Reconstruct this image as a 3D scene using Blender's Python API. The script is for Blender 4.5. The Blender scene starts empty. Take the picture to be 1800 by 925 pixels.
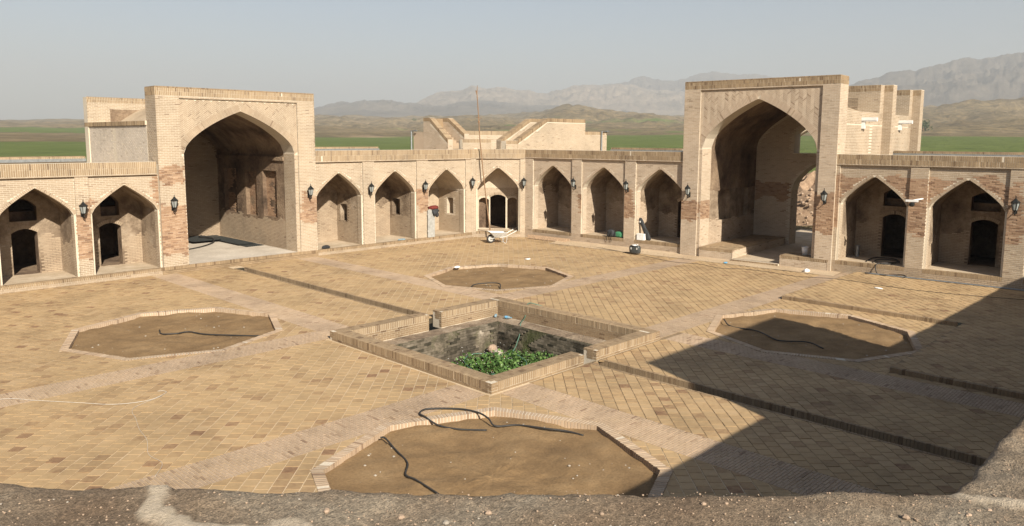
import bpy, math, random
from mathutils import Vector, Matrix, noise, geometry
random.seed(7)
R = math.radians
scene = bpy.context.scene
col = scene.collection

# ------------------------------------------------------------------ camera, sky, sun, exposure
EYE = Vector((-15.14, -15.43, 5.584)); PITCH, YAW, ROLL = 0.1257, 0.7762, 0.0045
FPX, PCY = 1334.57, 412.5
cam = bpy.data.cameras.new('camera'); camo = bpy.data.objects.new('camera', cam); col.objects.link(camo)
fw = Vector((math.cos(YAW)*math.cos(PITCH), math.sin(YAW)*math.cos(PITCH), -math.sin(PITCH)))
rt = Vector((math.sin(YAW), -math.cos(YAW), 0)); up = rt.cross(fw)
r2 = rt*math.cos(ROLL) + up*math.sin(ROLL); u2 = up*math.cos(ROLL) - rt*math.sin(ROLL)
camo.matrix_world = Matrix(((r2.x, u2.x, -fw.x, EYE.x), (r2.y, u2.y, -fw.y, EYE.y), (r2.z, u2.z, -fw.z, EYE.z), (0, 0, 0, 1)))
cam.sensor_width = 36; cam.lens = FPX/1800*36; cam.shift_y = (PCY-462.5)/1800
cam.clip_start = 0.05; cam.clip_end = 60000
scene.camera = camo
SUN_AZ = math.atan2(-0.935, -0.355)      # direction towards the sun, seen from the court
SUN_EL = R(32.2)
world = bpy.data.worlds.new('World'); scene.world = world; world.use_nodes = True
wn = world.node_tree; bg = wn.nodes['Background']
sky = wn.nodes.new('ShaderNodeTexSky'); sky.sky_type = 'NISHITA'; sky.sun_disc = False
sky.sun_elevation = SUN_EL; sky.sun_rotation = math.pi/2 - SUN_AZ
sky.air_density = 1.0; sky.dust_density = 1.5; sky.ozone_density = 1.5; sky.altitude = 200
wn.links.new(sky.outputs[0], bg.inputs[0]); bg.inputs[1].default_value = 0.05
sl = bpy.data.lights.new('sun', 'SUN'); sl.energy = 5.0; sl.angle = R(0.6); sl.color = (1.0, 0.91, 0.77)
slo = bpy.data.objects.new('sun', sl); col.objects.link(slo)
sd = Vector((math.cos(SUN_AZ)*math.cos(SUN_EL), math.sin(SUN_AZ)*math.cos(SUN_EL), math.sin(SUN_EL)))
slo.rotation_euler = sd.to_track_quat('Z', 'Y').to_euler(); slo.location = (-20, -40, 40)
vs = scene.view_settings; vs.view_transform = 'Standard'; vs.look = 'None'; vs.gamma = 1; vs.exposure = 1.17
scene.render.engine = 'CYCLES'; scene.cycles.use_denoising = True
scene.cycles.max_bounces = 8; scene.cycles.diffuse_bounces = 4; scene.cycles.volume_bounces = 1
scene.cycles.use_adaptive_sampling = False

def project(p):
    v = Vector(p)-EYE; z = v.dot(fw)
    if z < .1: return None
    return 900+FPX*v.dot(r2)/z, PCY-FPX*v.dot(u2)/z

# ------------------------------------------------------------------ materials
MATS = {}
def newmat(name, rough=.9, spec=.25, metal=0.0):
    m = bpy.data.materials.new(name); m.use_nodes = True; MATS[name] = m
    b = m.node_tree.nodes['Principled BSDF']; b.inputs['Roughness'].default_value = rough
    b.inputs['Specular IOR Level'].default_value = spec; b.inputs['Metallic'].default_value = metal
    return m, m.node_tree, b
def N(nt, t, **kw):
    n = nt.nodes.new(t)
    for k, v in kw.items(): setattr(n, k, v)
    return n
def noise_node(nt, scale, detail=4, rough=.6, vec=None):
    n = N(nt, 'ShaderNodeTexNoise'); n.inputs['Scale'].default_value = scale
    n.inputs['Detail'].default_value = detail; n.inputs['Roughness'].default_value = rough
    if vec is None:
        g = N(nt, 'ShaderNodeNewGeometry'); vec = g.outputs['Position']
    nt.links.new(vec, n.inputs['Vector']); return n
def ramp(nt, fac, stops):
    r = N(nt, 'ShaderNodeValToRGB'); e = r.color_ramp.elements
    while len(e) < len(stops): e.new(.5)
    for i, (p, c) in enumerate(stops): e[i].position = p; e[i].color = (*c, 1)
    nt.links.new(fac, r.inputs[0]); return r
def mix(nt, fac, a, b, mode='MIX'):
    m = N(nt, 'ShaderNodeMix'); m.data_type = 'RGBA'; m.blend_type = mode; m.clamp_result = False
    for s, v in ((0, fac), (6, a), (7, b)):
        if hasattr(v, 'type'): nt.links.new(v, m.inputs[s])
        elif isinstance(v, (tuple, list)): m.inputs[s].default_value = (*v, 1)
        else: m.inputs[s].default_value = v
    return m.outputs[2]
def bump(nt, b, h, strength=.5, dist=.01):
    n = N(nt, 'ShaderNodeBump'); n.inputs['Strength'].default_value = strength; n.inputs['Distance'].default_value = dist
    nt.links.new(h, n.inputs['Height']); nt.links.new(n.outputs[0], b.inputs['Normal'])
def attr(nt, name):
    a = N(nt, 'ShaderNodeAttribute'); a.attribute_name = name; return a.outputs['Fac']

def brick_mat(name, stops, oldstops, dirt=.35, rough=.92, fs=38, fa=.3):
    m, nt, b = newmat(name, rough)
    t = attr(nt, 'tone'); o = attr(nt, 'old')
    fine = noise_node(nt, fs, 5, .65); big = noise_node(nt, .55, 5, .65)
    ad = N(nt, 'ShaderNodeMath', operation='MULTIPLY_ADD'); nt.links.new(fine.outputs['Fac'], ad.inputs[0])
    ad.inputs[1].default_value = fa; nt.links.new(t, ad.inputs[2])
    sb = N(nt, 'ShaderNodeMath', operation='SUBTRACT'); nt.links.new(ad.outputs[0], sb.inputs[0]); sb.inputs[1].default_value = fa/2
    c1 = ramp(nt, sb.outputs[0], stops); c2 = ramp(nt, sb.outputs[0], oldstops)
    c = mix(nt, o, c1.outputs[0], c2.outputs[0])
    d = ramp(nt, big.outputs['Fac'], [(.32, (1-dirt,)*3), (.55, (1, 1, 1)), (.8, (1.06, 1.03, .98))])
    c = mix(nt, 1.0, c, d.outputs[0], 'MULTIPLY')
    nt.links.new(c, b.inputs['Base Color']); bump(nt, b, fine.outputs['Fac'], .5, .006)
    return m
BR = brick_mat('brick', [(0, (.20, .135, .09)), (.18, (.265, .195, .135)), (.4, (.35, .27, .19)), (1, (.435, .35, .255))],
               [(0, (.17, .10, .065)), (.4, (.30, .19, .12)), (1, (.42, .29, .19))], .25)
WHITEBR = brick_mat('whitish_brick', [(0, (.35, .29, .23)), (.3, (.47, .41, .34)), (1, (.62, .55, .47))], [(0, (.2, .15, .1)), (1, (.4, .3, .2))], .2)  # paler than the other bricks, for the left hall's outer side wall
SOLD = brick_mat('soldier_brick', [(0, (.13, .083, .05)), (.25, (.235, .165, .10)), (1, (.38, .285, .178))],
                 [(0, (.12, .07, .04)), (1, (.36, .23, .13))], .28)
PALE = brick_mat('pale_brick', [(0, (.21, .145, .10)), (.2, (.32, .24, .17)), (.45, (.43, .335, .245)), (1, (.54, .44, .335))],
               [(0, (.17, .10, .065)), (.4, (.30, .19, .12)), (1, (.42, .29, .19))], .2)
TILE = brick_mat('floor_tile', [(0, (.17, .095, .06)), (.13, (.225, .13, .075)), (.32, (.315, .21, .115)), (.6, (.39, .273, .15)), (1, (.435, .31, .18))],
                 [(0, (.13, .07, .05)), (1, (.33, .22, .14))], .3, .85, 9, .75)
PAVE = brick_mat('strip_brick', [(0, (.19, .12, .08)), (.3, (.36, .262, .178)), (1, (.475, .36, .255))],
                 [(0, (.13, .07, .05)), (1, (.33, .22, .14))], .3, .88)

def dust(m, colr, lo, hi, amt):
    nt = m.node_tree; b = nt.nodes['Principled BSDF']; src = b.inputs['Base Color'].links[0].from_socket
    n1 = noise_node(nt, .33, 6, .62); n2 = noise_node(nt, 2.6, 6, .7)
    a = N(nt, 'ShaderNodeMath', operation='MULTIPLY_ADD'); nt.links.new(n2.outputs['Fac'], a.inputs[0]); a.inputs[1].default_value = .45; nt.links.new(n1.outputs['Fac'], a.inputs[2])
    k = ramp(nt, a.outputs[0], [(lo, (0, 0, 0)), (hi, (amt,)*3)])
    nt.links.new(mix(nt, k.outputs[0], src, colr), b.inputs['Base Color'])
dust(TILE, (.41, .29, .155), .64, .9, .55); dust(PAVE, (.43, .32, .20), .7, .95, .35)
def noisy_mat(name, stops, scale=2.0, detail=8, fine=25, bstr=.5, bdist=.02, rough=.95, big=None):
    m, nt, b = newmat(name, rough)
    n1 = noise_node(nt, scale, detail, .65); c = ramp(nt, n1.outputs['Fac'], stops).outputs[0]
    n2 = noise_node(nt, fine, 6, .7)
    sp = ramp(nt, n2.outputs['Fac'], [(.25, (.72, .72, .72)), (.5, (1, 1, 1)), (.78, (1.22, 1.22, 1.22))])
    c = mix(nt, 1.0, c, sp.outputs[0], 'MULTIPLY')
    if big:
        n3 = noise_node(nt, big[0], 5, .6); c = mix(nt, ramp(nt, n3.outputs['Fac'], [(.42, (0, 0, 0)), (.58, (1, 1, 1))]).outputs[0], c, big[1])
    nt.links.new(c, b.inputs['Base Color']); bump(nt, b, n2.outputs['Fac'], bstr, bdist)
    return m
MORTAR = noisy_mat('mortar', [(.3, (.49, .425, .33)), (.7, (.60, .53, .425))], 1.2, 6, 30, .3, .004)
FMORTAR = noisy_mat('floor_mortar', [(.3, (.44, .34, .225)), (.7, (.57, .46, .325))], .8, 6, 30, .3, .004)
dust(FMORTAR, (.41, .29, .155), .64, .9, .55)
DIRTJOINT = noisy_mat('dirt_joint', [(.3, (.17, .115, .065)), (.7, (.33, .245, .15))], .8, 6, 30, .3, .004)
PLASTER = noisy_mat('mud_plaster', [(.3, (.10, .07, .05)), (.45, (.22, .165, .115)), (.56, (.32, .25, .18)), (.72, (.47, .39, .30))], 1.0, 9, 12, 1.0, .06, .95)
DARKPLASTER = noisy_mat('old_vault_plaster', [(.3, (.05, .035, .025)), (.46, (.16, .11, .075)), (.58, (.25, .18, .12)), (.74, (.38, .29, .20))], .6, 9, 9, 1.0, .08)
PALEPLASTER = noisy_mat('pale_plaster', [(.3, (.42, .35, .27)), (.5, (.52, .44, .34)), (.72, (.60, .52, .41))], 1.5, 9, 18, .8, .03)
SOIL = noisy_mat('soil', [(.28, (.15, .094, .046)), (.5, (.215, .138, .068)), (.75, (.285, .192, .10))], 1.1, 9, 22, .8, .02)
SLOTMUD = noisy_mat('dark_slot_mud', [(.3, (.03, .026, .016)), (.7, (.075, .06, .04))], 1.5, 8, 22, .5, .01)  # channel bottom: the deep slot's shade is put into this near-black colour
FLOORDIRT = noisy_mat('niche_floor', [(.3, (.36, .28, .19)), (.7, (.54, .45, .34))], 1.5, 8, 22, .5, .01)
CONC = noisy_mat('screed', [(.3, (.40, .35, .29)), (.7, (.58, .52, .44))], .9, 8, 22, .4, .008)
APRON = noisy_mat('dusty_paving', [(.3, (.38, .28, .18)), (.7, (.52, .41, .28))], .7, 8, 22, .4, .008)
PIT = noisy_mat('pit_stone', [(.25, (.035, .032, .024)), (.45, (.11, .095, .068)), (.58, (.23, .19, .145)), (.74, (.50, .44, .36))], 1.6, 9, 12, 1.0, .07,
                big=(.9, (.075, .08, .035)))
ROOFMUD = noisy_mat('roof_mud', [(.3, (.28, .21, .14)), (.7, (.44, .35, .245))], .6, 8, 20, .6, .02)
RUBBLE = noisy_mat('rubble', [(.3, (.20, .13, .085)), (.7, (.42, .30, .20))], 2.5, 8, 20, .8, .05)
def plain(name, c, rough=.6, metal=0., spec=.4, var=.25, scale=8):
    m, nt, b = newmat(name, rough, spec, metal)
    n = noise_node(nt, scale, 6, .65)
    r = ramp(nt, n.outputs['Fac'], [(.3, tuple(x*(1-var) for x in c)), (.7, tuple(min(1, x*(1+var)) for x in c))])
    nt.links.new(r.outputs[0], b.inputs['Base Color']); bump(nt, b, n.outputs['Fac'], .15, .004); return m
BLACK = plain('black_iron', (.012, .013, .012), .45)
RUBBER = plain('black_rubber', (.03, .028, .026), .55)
GALV = plain('galvanised', (.27, .29, .30), .45, .6)
SHEET = plain('dull_zinc', (.36, .36, .34), .7, .2)
STEEL = plain('worn_steel', (.50, .49, .46), .5, .3, .4, .2)
WOOD = plain('old_wood', (.23, .145, .085), .85, 0, .2, .35, 14)
PALEWOOD = plain('pale_wood', (.50, .36, .24), .85, 0, .2, .3, 14)
WHITE = plain('white_plastic', (.74, .74, .72), .5, 0, .4, .08)
WIREW = plain('white_cable', (.52, .48, .42), .6)
GREENH = plain('green_hose', (.07, .15, .11), .5)
GREENBAG = plain('green_fabric', (.05, .20, .10), .9)
DARKBAG = plain('dark_fabric', (.025, .027, .03), .75)
REDCLOTH = plain('red_fabric', (.13, .022, .016), .9)
BLUEP = plain('blue_plastic', (.12, .32, .50), .4)
GREYDARK = plain('charcoal_case', (.045, .05, .05), .35, 0, .5)
STONE = plain('pebble', (.34, .30, .25), .9, 0, .2, .2)
ROCK = plain('broken_stone', (.34, .25, .18), .9, 0, .2, .3)
m, nt, b = newmat('lamp_glass', .35, .5); b.inputs['Base Color'].default_value = (.26, .28, .27, 1); LGLASS = m
m, nt, b = newmat('water_bottle', .15, .5); b.inputs['Base Color'].default_value = (.45, .62, .72, 1); b.inputs['Transmission Weight'].default_value = .6; BOTTLE = m
# weeds / leaves
m, nt, b = newmat('leaf', .7); a = attr(nt, 'tone')
nt.links.new(ramp(nt, a, [(0, (.03, .07, .014)), (.6, (.075, .15, .036)), (1, (.15, .23, .07))]).outputs[0], b.inputs['Base Color']); LEAF = m
m, nt, b = newmat('tree_leaf', .8); a = attr(nt, 'tone')
nt.links.new(ramp(nt, a, [(0, (.025, .05, .015)), (1, (.09, .13, .04))]).outputs[0], b.inputs['Base Color']); TLEAF = m
# terrain
m, nt, b = newmat('plain_ground', .98, .1); TERR = m
g = attr(nt, 'green'); n1 = noise_node(nt, .006, 8, .65); n2 = noise_node(nt, .05, 8, .7); n4 = noise_node(nt, .6, 4, .6)
c = ramp(nt, n1.outputs['Fac'], [(.3, (.145, .11, .06)), (.5, (.20, .155, .085)), (.7, (.27, .205, .125))]).outputs[0]
c = mix(nt, 1.0, c, ramp(nt, n2.outputs['Fac'], [(.3, (.45, .45, .45)), (.5, (1, 1, 1)), (.72, (1.6, 1.5, 1.42))]).outputs[0], 'MULTIPLY')
gc = ramp(nt, n2.outputs['Fac'], [(.3, (.10, .135, .034)), (.7, (.16, .195, .055))]).outputs[0]
ga = N(nt, 'ShaderNodeMath', operation='MULTIPLY_ADD'); nt.links.new(n1.outputs['Fac'], ga.inputs[0]); ga.inputs[1].default_value = .9
gs = N(nt, 'ShaderNodeMath', operation='SUBTRACT'); nt.links.new(g, gs.inputs[0]); gs.inputs[1].default_value = .45; nt.links.new(gs.outputs[0], ga.inputs[2])
c = mix(nt, ramp(nt, ga.outputs[0], [(.42, (0, 0, 0)), (.56, (1, 1, 1))]).outputs[0], c, gc)
cl = attr(nt, 'cliff'); c = mix(nt, cl, c, (.50, .36, .24))
nt.links.new(c, b.inputs['Base Color']); bump(nt, b, n2.outputs['Fac'], 1.0, 9.0)
def mount_mat(name, c0, c1):
    m, nt, b = newmat(name, 1.0, .05)
    n1 = noise_node(nt, .0022, 10, .7); n2 = noise_node(nt, .012, 10, .75)
    c = ramp(nt, n1.outputs['Fac'], [(.35, c0), (.65, c1)]).outputs[0]
    c = mix(nt, 1.0, c, ramp(nt, n2.outputs['Fac'], [(.3, (.55, .55, .55)), (.5, (1, 1, 1)), (.75, (1.4, 1.35, 1.3))]).outputs[0], 'MULTIPLY')
    nt.links.new(c, b.inputs['Base Color']); bump(nt, b, n2.outputs['Fac'], 1.0, 30.0); return m
MT1 = mount_mat('mountain_rock', (.07, .06, .05), (.19, .16, .125))
MT2 = mount_mat('pale_mountain_rock', (.17, .14, .105), (.36, .29, .215))

# ------------------------------------------------------------------ mesh helpers
class Fr:
    """wall frame: s along the wall, d into the wall (away from the court), z up"""
    def __init__(f, a, b=None, e=None):
        f.o = Vector((a[0], a[1]))
        f.e = (Vector((b[0], b[1]))-f.o).normalized() if e is None else Vector(e)
        f.n = Vector((-f.e.y, f.e.x))
    def p(f, s, d, z): return (f.o.x+f.e.x*s+f.n.x*d, f.o.y+f.e.y*s+f.n.y*d, z)
    def sub(f, s, d, turn):
        """frame of a reveal: turn=+1 faces +s (a left jamb), -1 faces -s (a right jamb); runs front to back / back to front"""
        q = f.p(s, d, 0)
        return Fr(q, e=(f.n if turn > 0 else -f.n))
WORLD = Fr((0, 0), e=(1, 0))

class MB:
    def __init__(s): s.v = []; s.f = []; s.t = []; s.o = []
    def poly(s, pts, tone=.5, old=0.):
        n = len(s.v); s.v.extend(pts); s.f.append(tuple(range(n, n+len(pts)))); s.t.append(tone); s.o.append(old)
    def box(s, fr, s0, s1, d0, d1, z0, z1, tone=.5, old=0., back=True):
        n = len(s.v); p = fr.p
        s.v.extend((p(s0, d0, z0), p(s1, d0, z0), p(s1, d0, z1), p(s0, d0, z1), p(s0, d1, z0), p(s1, d1, z0), p(s1, d1, z1), p(s0, d1, z1)))
        fs = [(0, 1, 2, 3), (1, 5, 6, 2), (4, 0, 3, 7), (3, 2, 6, 7), (4, 5, 1, 0)]
        if back: fs.append((5, 4, 7, 6))
        for f in fs: s.f.append(tuple(n+i for i in f))
        s.t.extend([tone]*len(fs)); s.o.extend([old]*len(fs))
    def hexa(s, bot, top, tone=.5, old=0.):
        """prism between two equal-length loops"""
        n = len(s.v); k = len(bot); s.v.extend(bot); s.v.extend(top)
        s.f.append(tuple(range(n+k, n+2*k))); s.f.append(tuple(range(n+k-1, n-1, -1)))
        for i in range(k): j = (i+1) % k; s.f.append((n+i, n+j, n+k+j, n+k+i))
        s.t.extend([tone]*(k+2)); s.o.extend([old]*(k+2))
    def loops(s, loops, closed=True, tone=.5, cap=(False, False)):
        n = len(s.v); k = len(loops[0])
        for l in loops: s.v.extend(tuple(q) for q in l)
        m = k if closed else k-1
        for i in range(len(loops)-1):
            for j in range(m):
                a = n+i*k+j; bq = n+i*k+(j+1) % k
                s.f.append((a, bq, bq+k, a+k)); s.t.append(tone); s.o.append(0.)
        if cap[0]: s.f.append(tuple(range(n+k-1, n-1, -1))); s.t.append(tone); s.o.append(0.)
        if cap[1]: s.f.append(tuple(range(n+(len(loops)-1)*k, n+len(loops)*k))); s.t.append(tone); s.o.append(0.)
    def tube(s, pts, r, seg=6, tone=.5):
        pts = [Vector(p) for p in pts]; L = []
        for i, p in enumerate(pts):
            t = (pts[min(i+1, len(pts)-1)]-pts[max(i-1, 0)]).normalized()
            a = t.cross(Vector((0, 0, 1)) if abs(t.z) < .9 else Vector((1, 0, 0))).normalized(); bq = t.cross(a)
            rr = r[i] if isinstance(r, (list, tuple)) else r
            L.append([p+(a*math.cos(q*2*math.pi/seg)+bq*math.sin(q*2*math.pi/seg))*rr for q in range(seg)])
        s.loops(L, True, tone, (True, True))
    def lathe(s, prof, seg=12, at=(0, 0, 0), tone=.5, cap=(True, True), rot=0.):
        L = [[(at[0]+r*math.cos(rot+q*2*math.pi/seg), at[1]+r*math.sin(rot+q*2*math.pi/seg), at[2]+z) for q in range(seg)] for r, z in prof]
        s.loops(L, True, tone, cap)
    def mesh(s, name):
        me = bpy.data.meshes.new(name); me.from_pydata([tuple(q) for q in s.v], [], s.f)
        for nm, arr in (('tone', s.t), ('old', s.o)):
            a = me.attributes.new(nm, 'FLOAT', 'FACE'); a.data.foreach_set('value', arr)
        return me
    def build(s, name, mat, parent=None, kind=None, smooth=False, label=None, cat=None, group=None):
        me = s.mesh(name); me.materials.append(mat)
        if smooth: me.polygons.foreach_set('use_smooth', [True]*len(me.polygons))
        return link(name, me, parent, kind, label, cat, group)
def link(name, me, parent=None, kind=None, label=None, cat=None, group=None):
    o = bpy.data.objects.new(name, me); col.objects.link(o)
    if parent is not None: par(o, parent)
    if kind: o['kind'] = kind
    if label: o['label'] = label
    if cat: o['category'] = cat
    if group: o['group'] = group
    return o
def par(o, p):
    o.parent = p
    if 'ploc' in p.keys(): o.matrix_parent_inverse = Matrix.Translation(-Vector(p['ploc']))
def thing(name, label, cat, loc, group=None, local=False, rz=0.):
    """an Empty at the base; local=True: children are in its own coordinates, else in world coordinates"""
    o = bpy.data.objects.new(name, None); col.objects.link(o); o.location = loc; o.empty_display_size = .2
    o['label'] = label; o['category'] = cat
    if group: o['group'] = group
    if not local: o['ploc'] = tuple(loc)
    o.rotation_euler.z = rz
    return o
def copy_tree(o, parent=None):
    c = o.copy(); col.objects.link(c)
    if parent is not None: c.parent = parent
    for ch in o.children: copy_tree(ch, c)
    return c
def fbm(x, y, z=0, oct=5, h=.9): return noise.fractal(Vector((x, y, z)), h, 2.0, oct)
def rnd_tone(dark=.1, sg=.1):
    return random.uniform(.1, .32) if random.random() < dark*.6 else min(.95, max(.28, random.gauss(.58, sg)))

# ------------------------------------------------------------------ layout constants (metres, pool about the origin)
FL = Fr((0, 16.3), (1, 16.3)); FC = Fr((13.85, 16.3), (16.1, 14.2)); FR = Fr((16.1, 14.2), (17.8, -9.4))
CL = (Vector((16.1, 14.2))-Vector((13.85, 16.3))).length
TER = .12                                           # raised south-east terrace

# ------------------------------------------------------------------ terrain, mountains, haze
def az_of(px): return YAW-math.atan((px-900)/FPX*math.cos(PITCH))
COLS = [-2500, 0, 220, 560, 740, 900, 1000, 1100, 1230, 1480, 1620, 1800, 4000]
KN = [700, 800, 1400, 2200, 3200]
TAB = [[240, 238, 231, 226, 219], [240, 238, 231, 226, 219], [240, 238, 230, 224, 217], [243, 234, 228, 215, 208], [243, 234, 226, 212, 209],
       [240, 236, 222, 212, 203], [238, 235, 221, 189, 196], [236, 233, 222, 199, 205], [234, 232, 222, 210, 205], [236, 234, 225, 210, 200],
       [236, 234, 215, 192, 195], [236, 234, 212, 184, 190], [236, 234, 212, 190, 190]]
def zpx(r, y): return EYE.z+r*(243-y)/FPX
def px_of_az(a):
    t = YAW-a
    while t > math.pi: t -= 2*math.pi
    while t < -math.pi: t += 2*math.pi
    if abs(t) > 1.25: return 4000 if t > 0 else -2500
    return max(-2500, min(4000, 900+FPX*math.tan(t)))
def smooth(t): t = max(0, min(1, t)); return t*t*(3-2*t)
def terr_z(px, r):
    i = 0
    while i < len(COLS)-2 and px > COLS[i+1]: i += 1
    t = smooth((px-COLS[i])/(COLS[i+1]-COLS[i]))
    ys = [TAB[i][k]*(1-t)+TAB[i+1][k]*t for k in range(len(KN))]
    zs = [zpx(KN[k], ys[k]) for k in range(len(KN))]
    if r <= 230: return 0.
    rr = [230]+KN; zz = [0.]+zs
    if r >= rr[-1]: return zz[-1]+(r-rr[-1])*.012
    k = 0
    while r > rr[k+1]: k += 1
    u = (r-rr[k])/(rr[k+1]-rr[k])
    if k > 0: u = smooth(u)*.6+u*.4
    return zz[k]*(1-u)+zz[k+1]*u
radii = [0, 8, 20, 45, 90, 150, 230, 300, 380, 470, 560, 640, 690, 703, 712, 722, 735, 750, 775]+[800+32*k for k in range(50)]+[2400+70*k for k in range(10)]+[3200, 3600, 4200, 5000, 6500, 9000, 10500]
azs = []
a = YAW+math.pi
while a > YAW-math.pi+1e-6:
    azs.append(a); t = abs(a-YAW); a -= R(.25) if t < R(38) else R(4)
V = []; Fc = []; GR = []; CLF = []
cx, cy = 1.5, 1.5
for a in azs:
    ca, sa = math.cos(a), math.sin(a); px = px_of_az(a)
    for k, r in enumerate(radii):
        q = 21.0/max(abs(ca), abs(sa)) + .0
        rr = q + r if r < 45 else q*max(0, 1-(r-45)/100)+r if r < 145 else r
        x, y = cx+ca*rr, cy+sa*rr
        z = terr_z(px, rr)
        if r > 690: z += (fbm(x*.004, y*.004, 0, 4, .7)*(9 if px < 500 else 13)+(noise.ridged_multi_fractal(Vector((x*.011, y*.011, 3)), .8, 2.1, 5, 1.0, 2.0)-1.1)*(4 if px < 500 else 9))*min(1, max(0, r-690)/800)*(1 if r < 3000 else .5)
        if 230 < r < 700: z += fbm(x*.01, y*.01, 3, 3)*.5
        elif r < 200: z += fbm(x*.08, y*.08, 3, 4)*.25 - (.0 if r > 0 else .6)
        V.append((x, y, z))
        g = 0.; r0_ = r; r = r+fbm(x*.003, y*.003, 9, 4)*70 if r > 300 else r
        n = fbm(math.log(max(r, 1))*6, px*.004, 5, 3)
        if px < 300: g = 1. if 150 < r < 400 else (.75 if 860 < r < 1250 else .1)
        elif px < 780: g = 1.1 if 90 < r < 700 else (.32 if r < 1300 else .1)
        elif px < 1450: g = 1.1 if 90 < r < 700 else (.36+.3*n if 800 < r < 1700 else .1)
        else: g = 1.1 if 90 < r < 690 else (.3 if r < 1100 else .05)
        if r < 90: g = .1
        r = r0_
        GR.append(g); CLF.append(smooth(1-abs(px-645)/75)*(.9 if 705 <= r <= 745 else 0)*(.4+.6*abs(n)*2 if True else 1))
nr = len(radii)
for i in range(len(azs)):
    j = (i+1) % len(azs)
    for k in range(nr-1): Fc.append((i*nr+k, i*nr+k+1, j*nr+k+1, j*nr+k))
me = bpy.data.meshes.new('terrain'); me.from_pydata(V, [], Fc); me.materials.append(TERR)
for nm, arr in (('green', GR), ('cliff', [min(1, max(0, c)) for c in CLF])):
    at = me.attributes.new(nm, 'FLOAT', 'POINT'); at.data.foreach_set('value', arr)
me.polygons.foreach_set('use_smooth', [True]*len(me.polygons))
link('terrain', me, kind='structure')

def interp(tab, x):
    if x <= tab[0][0]: return tab[0][1]
    for (a0, b0), (a1, b1) in zip(tab, tab[1:]):
        if x <= a1: return b0+(b1-b0)*(x-a0)/(a1-a0)
    return tab[-1][1]
def mountain(name, tab, r0, depth, mat, seed, base=210, rough=1., nu=360, nv=70):
    V = []; Fc = []
    p0, p1 = tab[0][0], tab[-1][0]
    for i in range(nu+1):
        px = p0+(p1-p0)*i/nu; a = az_of(px); ca, sa = math.cos(a), math.sin(a); cf = math.cos(YAW-a)
        yr = interp(tab, px)+fbm(px*.016, seed, 0, 6, .65)*5; H = zpx(r0, yr); B = zpx(r0-depth, base)
        for j in range(nv+1):
            v = j/nv*1.7; r = (r0-depth+depth*v)/cf
            x, y = EYE.x+ca*r, EYE.y+sa*r
            sh = (v**.85 if v < 1 else max(0, 1-(v-1)*1.3))
            n = noise.ridged_multi_fractal(Vector((x*.0011, y*.0011, seed)), .9, 2.1, 7, 1.0, 2.0)/2.2
            n2 = noise.ridged_multi_fractal(Vector((x*.0045, y*.0045, seed+5)), .7, 2.1, 7, 1.0, 2.0)/2.2
            hgt = max(0, H-B)
            w = math.sin(min(1, v)*math.pi)*.8+.05*(1 if v > .6 else 0)
            z = min(B, 40 if v < .02 else B)+hgt*sh*(1-w*.6*rough) + hgt*w*rough*(.40*n+.48*n2)*sh**.5
            if v < .04: z -= 60
            V.append((x, y, z))
    k = nv+1
    for i in range(nu):
        for j in range(nv): Fc.append((i*k+j, i*k+j+1, (i+1)*k+j+1, (i+1)*k+j))
    me = bpy.data.meshes.new(name); me.from_pydata(V, [], Fc); me.materials.append(mat)
    me.polygons.foreach_set('use_smooth', [True]*len(me.polygons))
    return link(name, me, kind='structure')
mountain('mountain_range', [(380, 225), (470, 212), (560, 189), (640, 178), (700, 180), (760, 187), (850, 179), (930, 186), (1010, 180), (1100, 195), (1200, 215)], 6300, 1700, MT1, 1.3)
mountain('mountain_range', [(600, 225), (700, 190), (770, 166), (830, 153), (900, 158), (955, 164), (1000, 153), (1050, 149), (1110, 152), (1200, 160), (1300, 170), (1420, 190)], 7600, 1700, MT2, 4.1)
mountain('mountain_range', [(940, 195), (1000, 170), (1060, 149), (1100, 138), (1130, 130), (1165, 141), (1200, 139), (1245, 126), (1300, 130), (1345, 133), (1420, 143), (1520, 150), (1650, 160)], 9000, 2000, MT1, 9.7)
mountain('mountain_range', [(1400, 190), (1480, 152), (1510, 141), (1560, 125), (1600, 126), (1640, 111), (1680, 101), (1730, 102), (1800, 89), (1900, 84), (2100, 70), (2400, 90)], 5200, 1600, MT1, 12.2)
mountain('mountain_range', [(-500, 215), (-200, 208), (0, 216), (120, 213), (300, 212), (420, 207), (520, 214)], 9000, 1500, MT1, 15.2, 222)

hz = bpy.data.materials.new('haze'); hz.use_nodes = True; hnt = hz.node_tree; hnt.nodes.clear()
ho = hnt.nodes.new('ShaderNodeOutputMaterial'); hv = hnt.nodes.new('ShaderNodeVolumePrincipled')
hv.inputs['Color'].default_value = (.55, .582, .622, 1); hv.inputs['Density'].default_value = .00019; hv.inputs['Anisotropy'].default_value = 0.0
hnt.links.new(hv.outputs[0], ho.inputs['Volume'])
hb = MB(); hb.box(WORLD, -13000, 13000, -13000, 13000, -4, 1000)
hzo = hb.build('haze', hz, kind='stuff', label='pale dusty haze filling the air over the plain', cat='haze')

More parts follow.
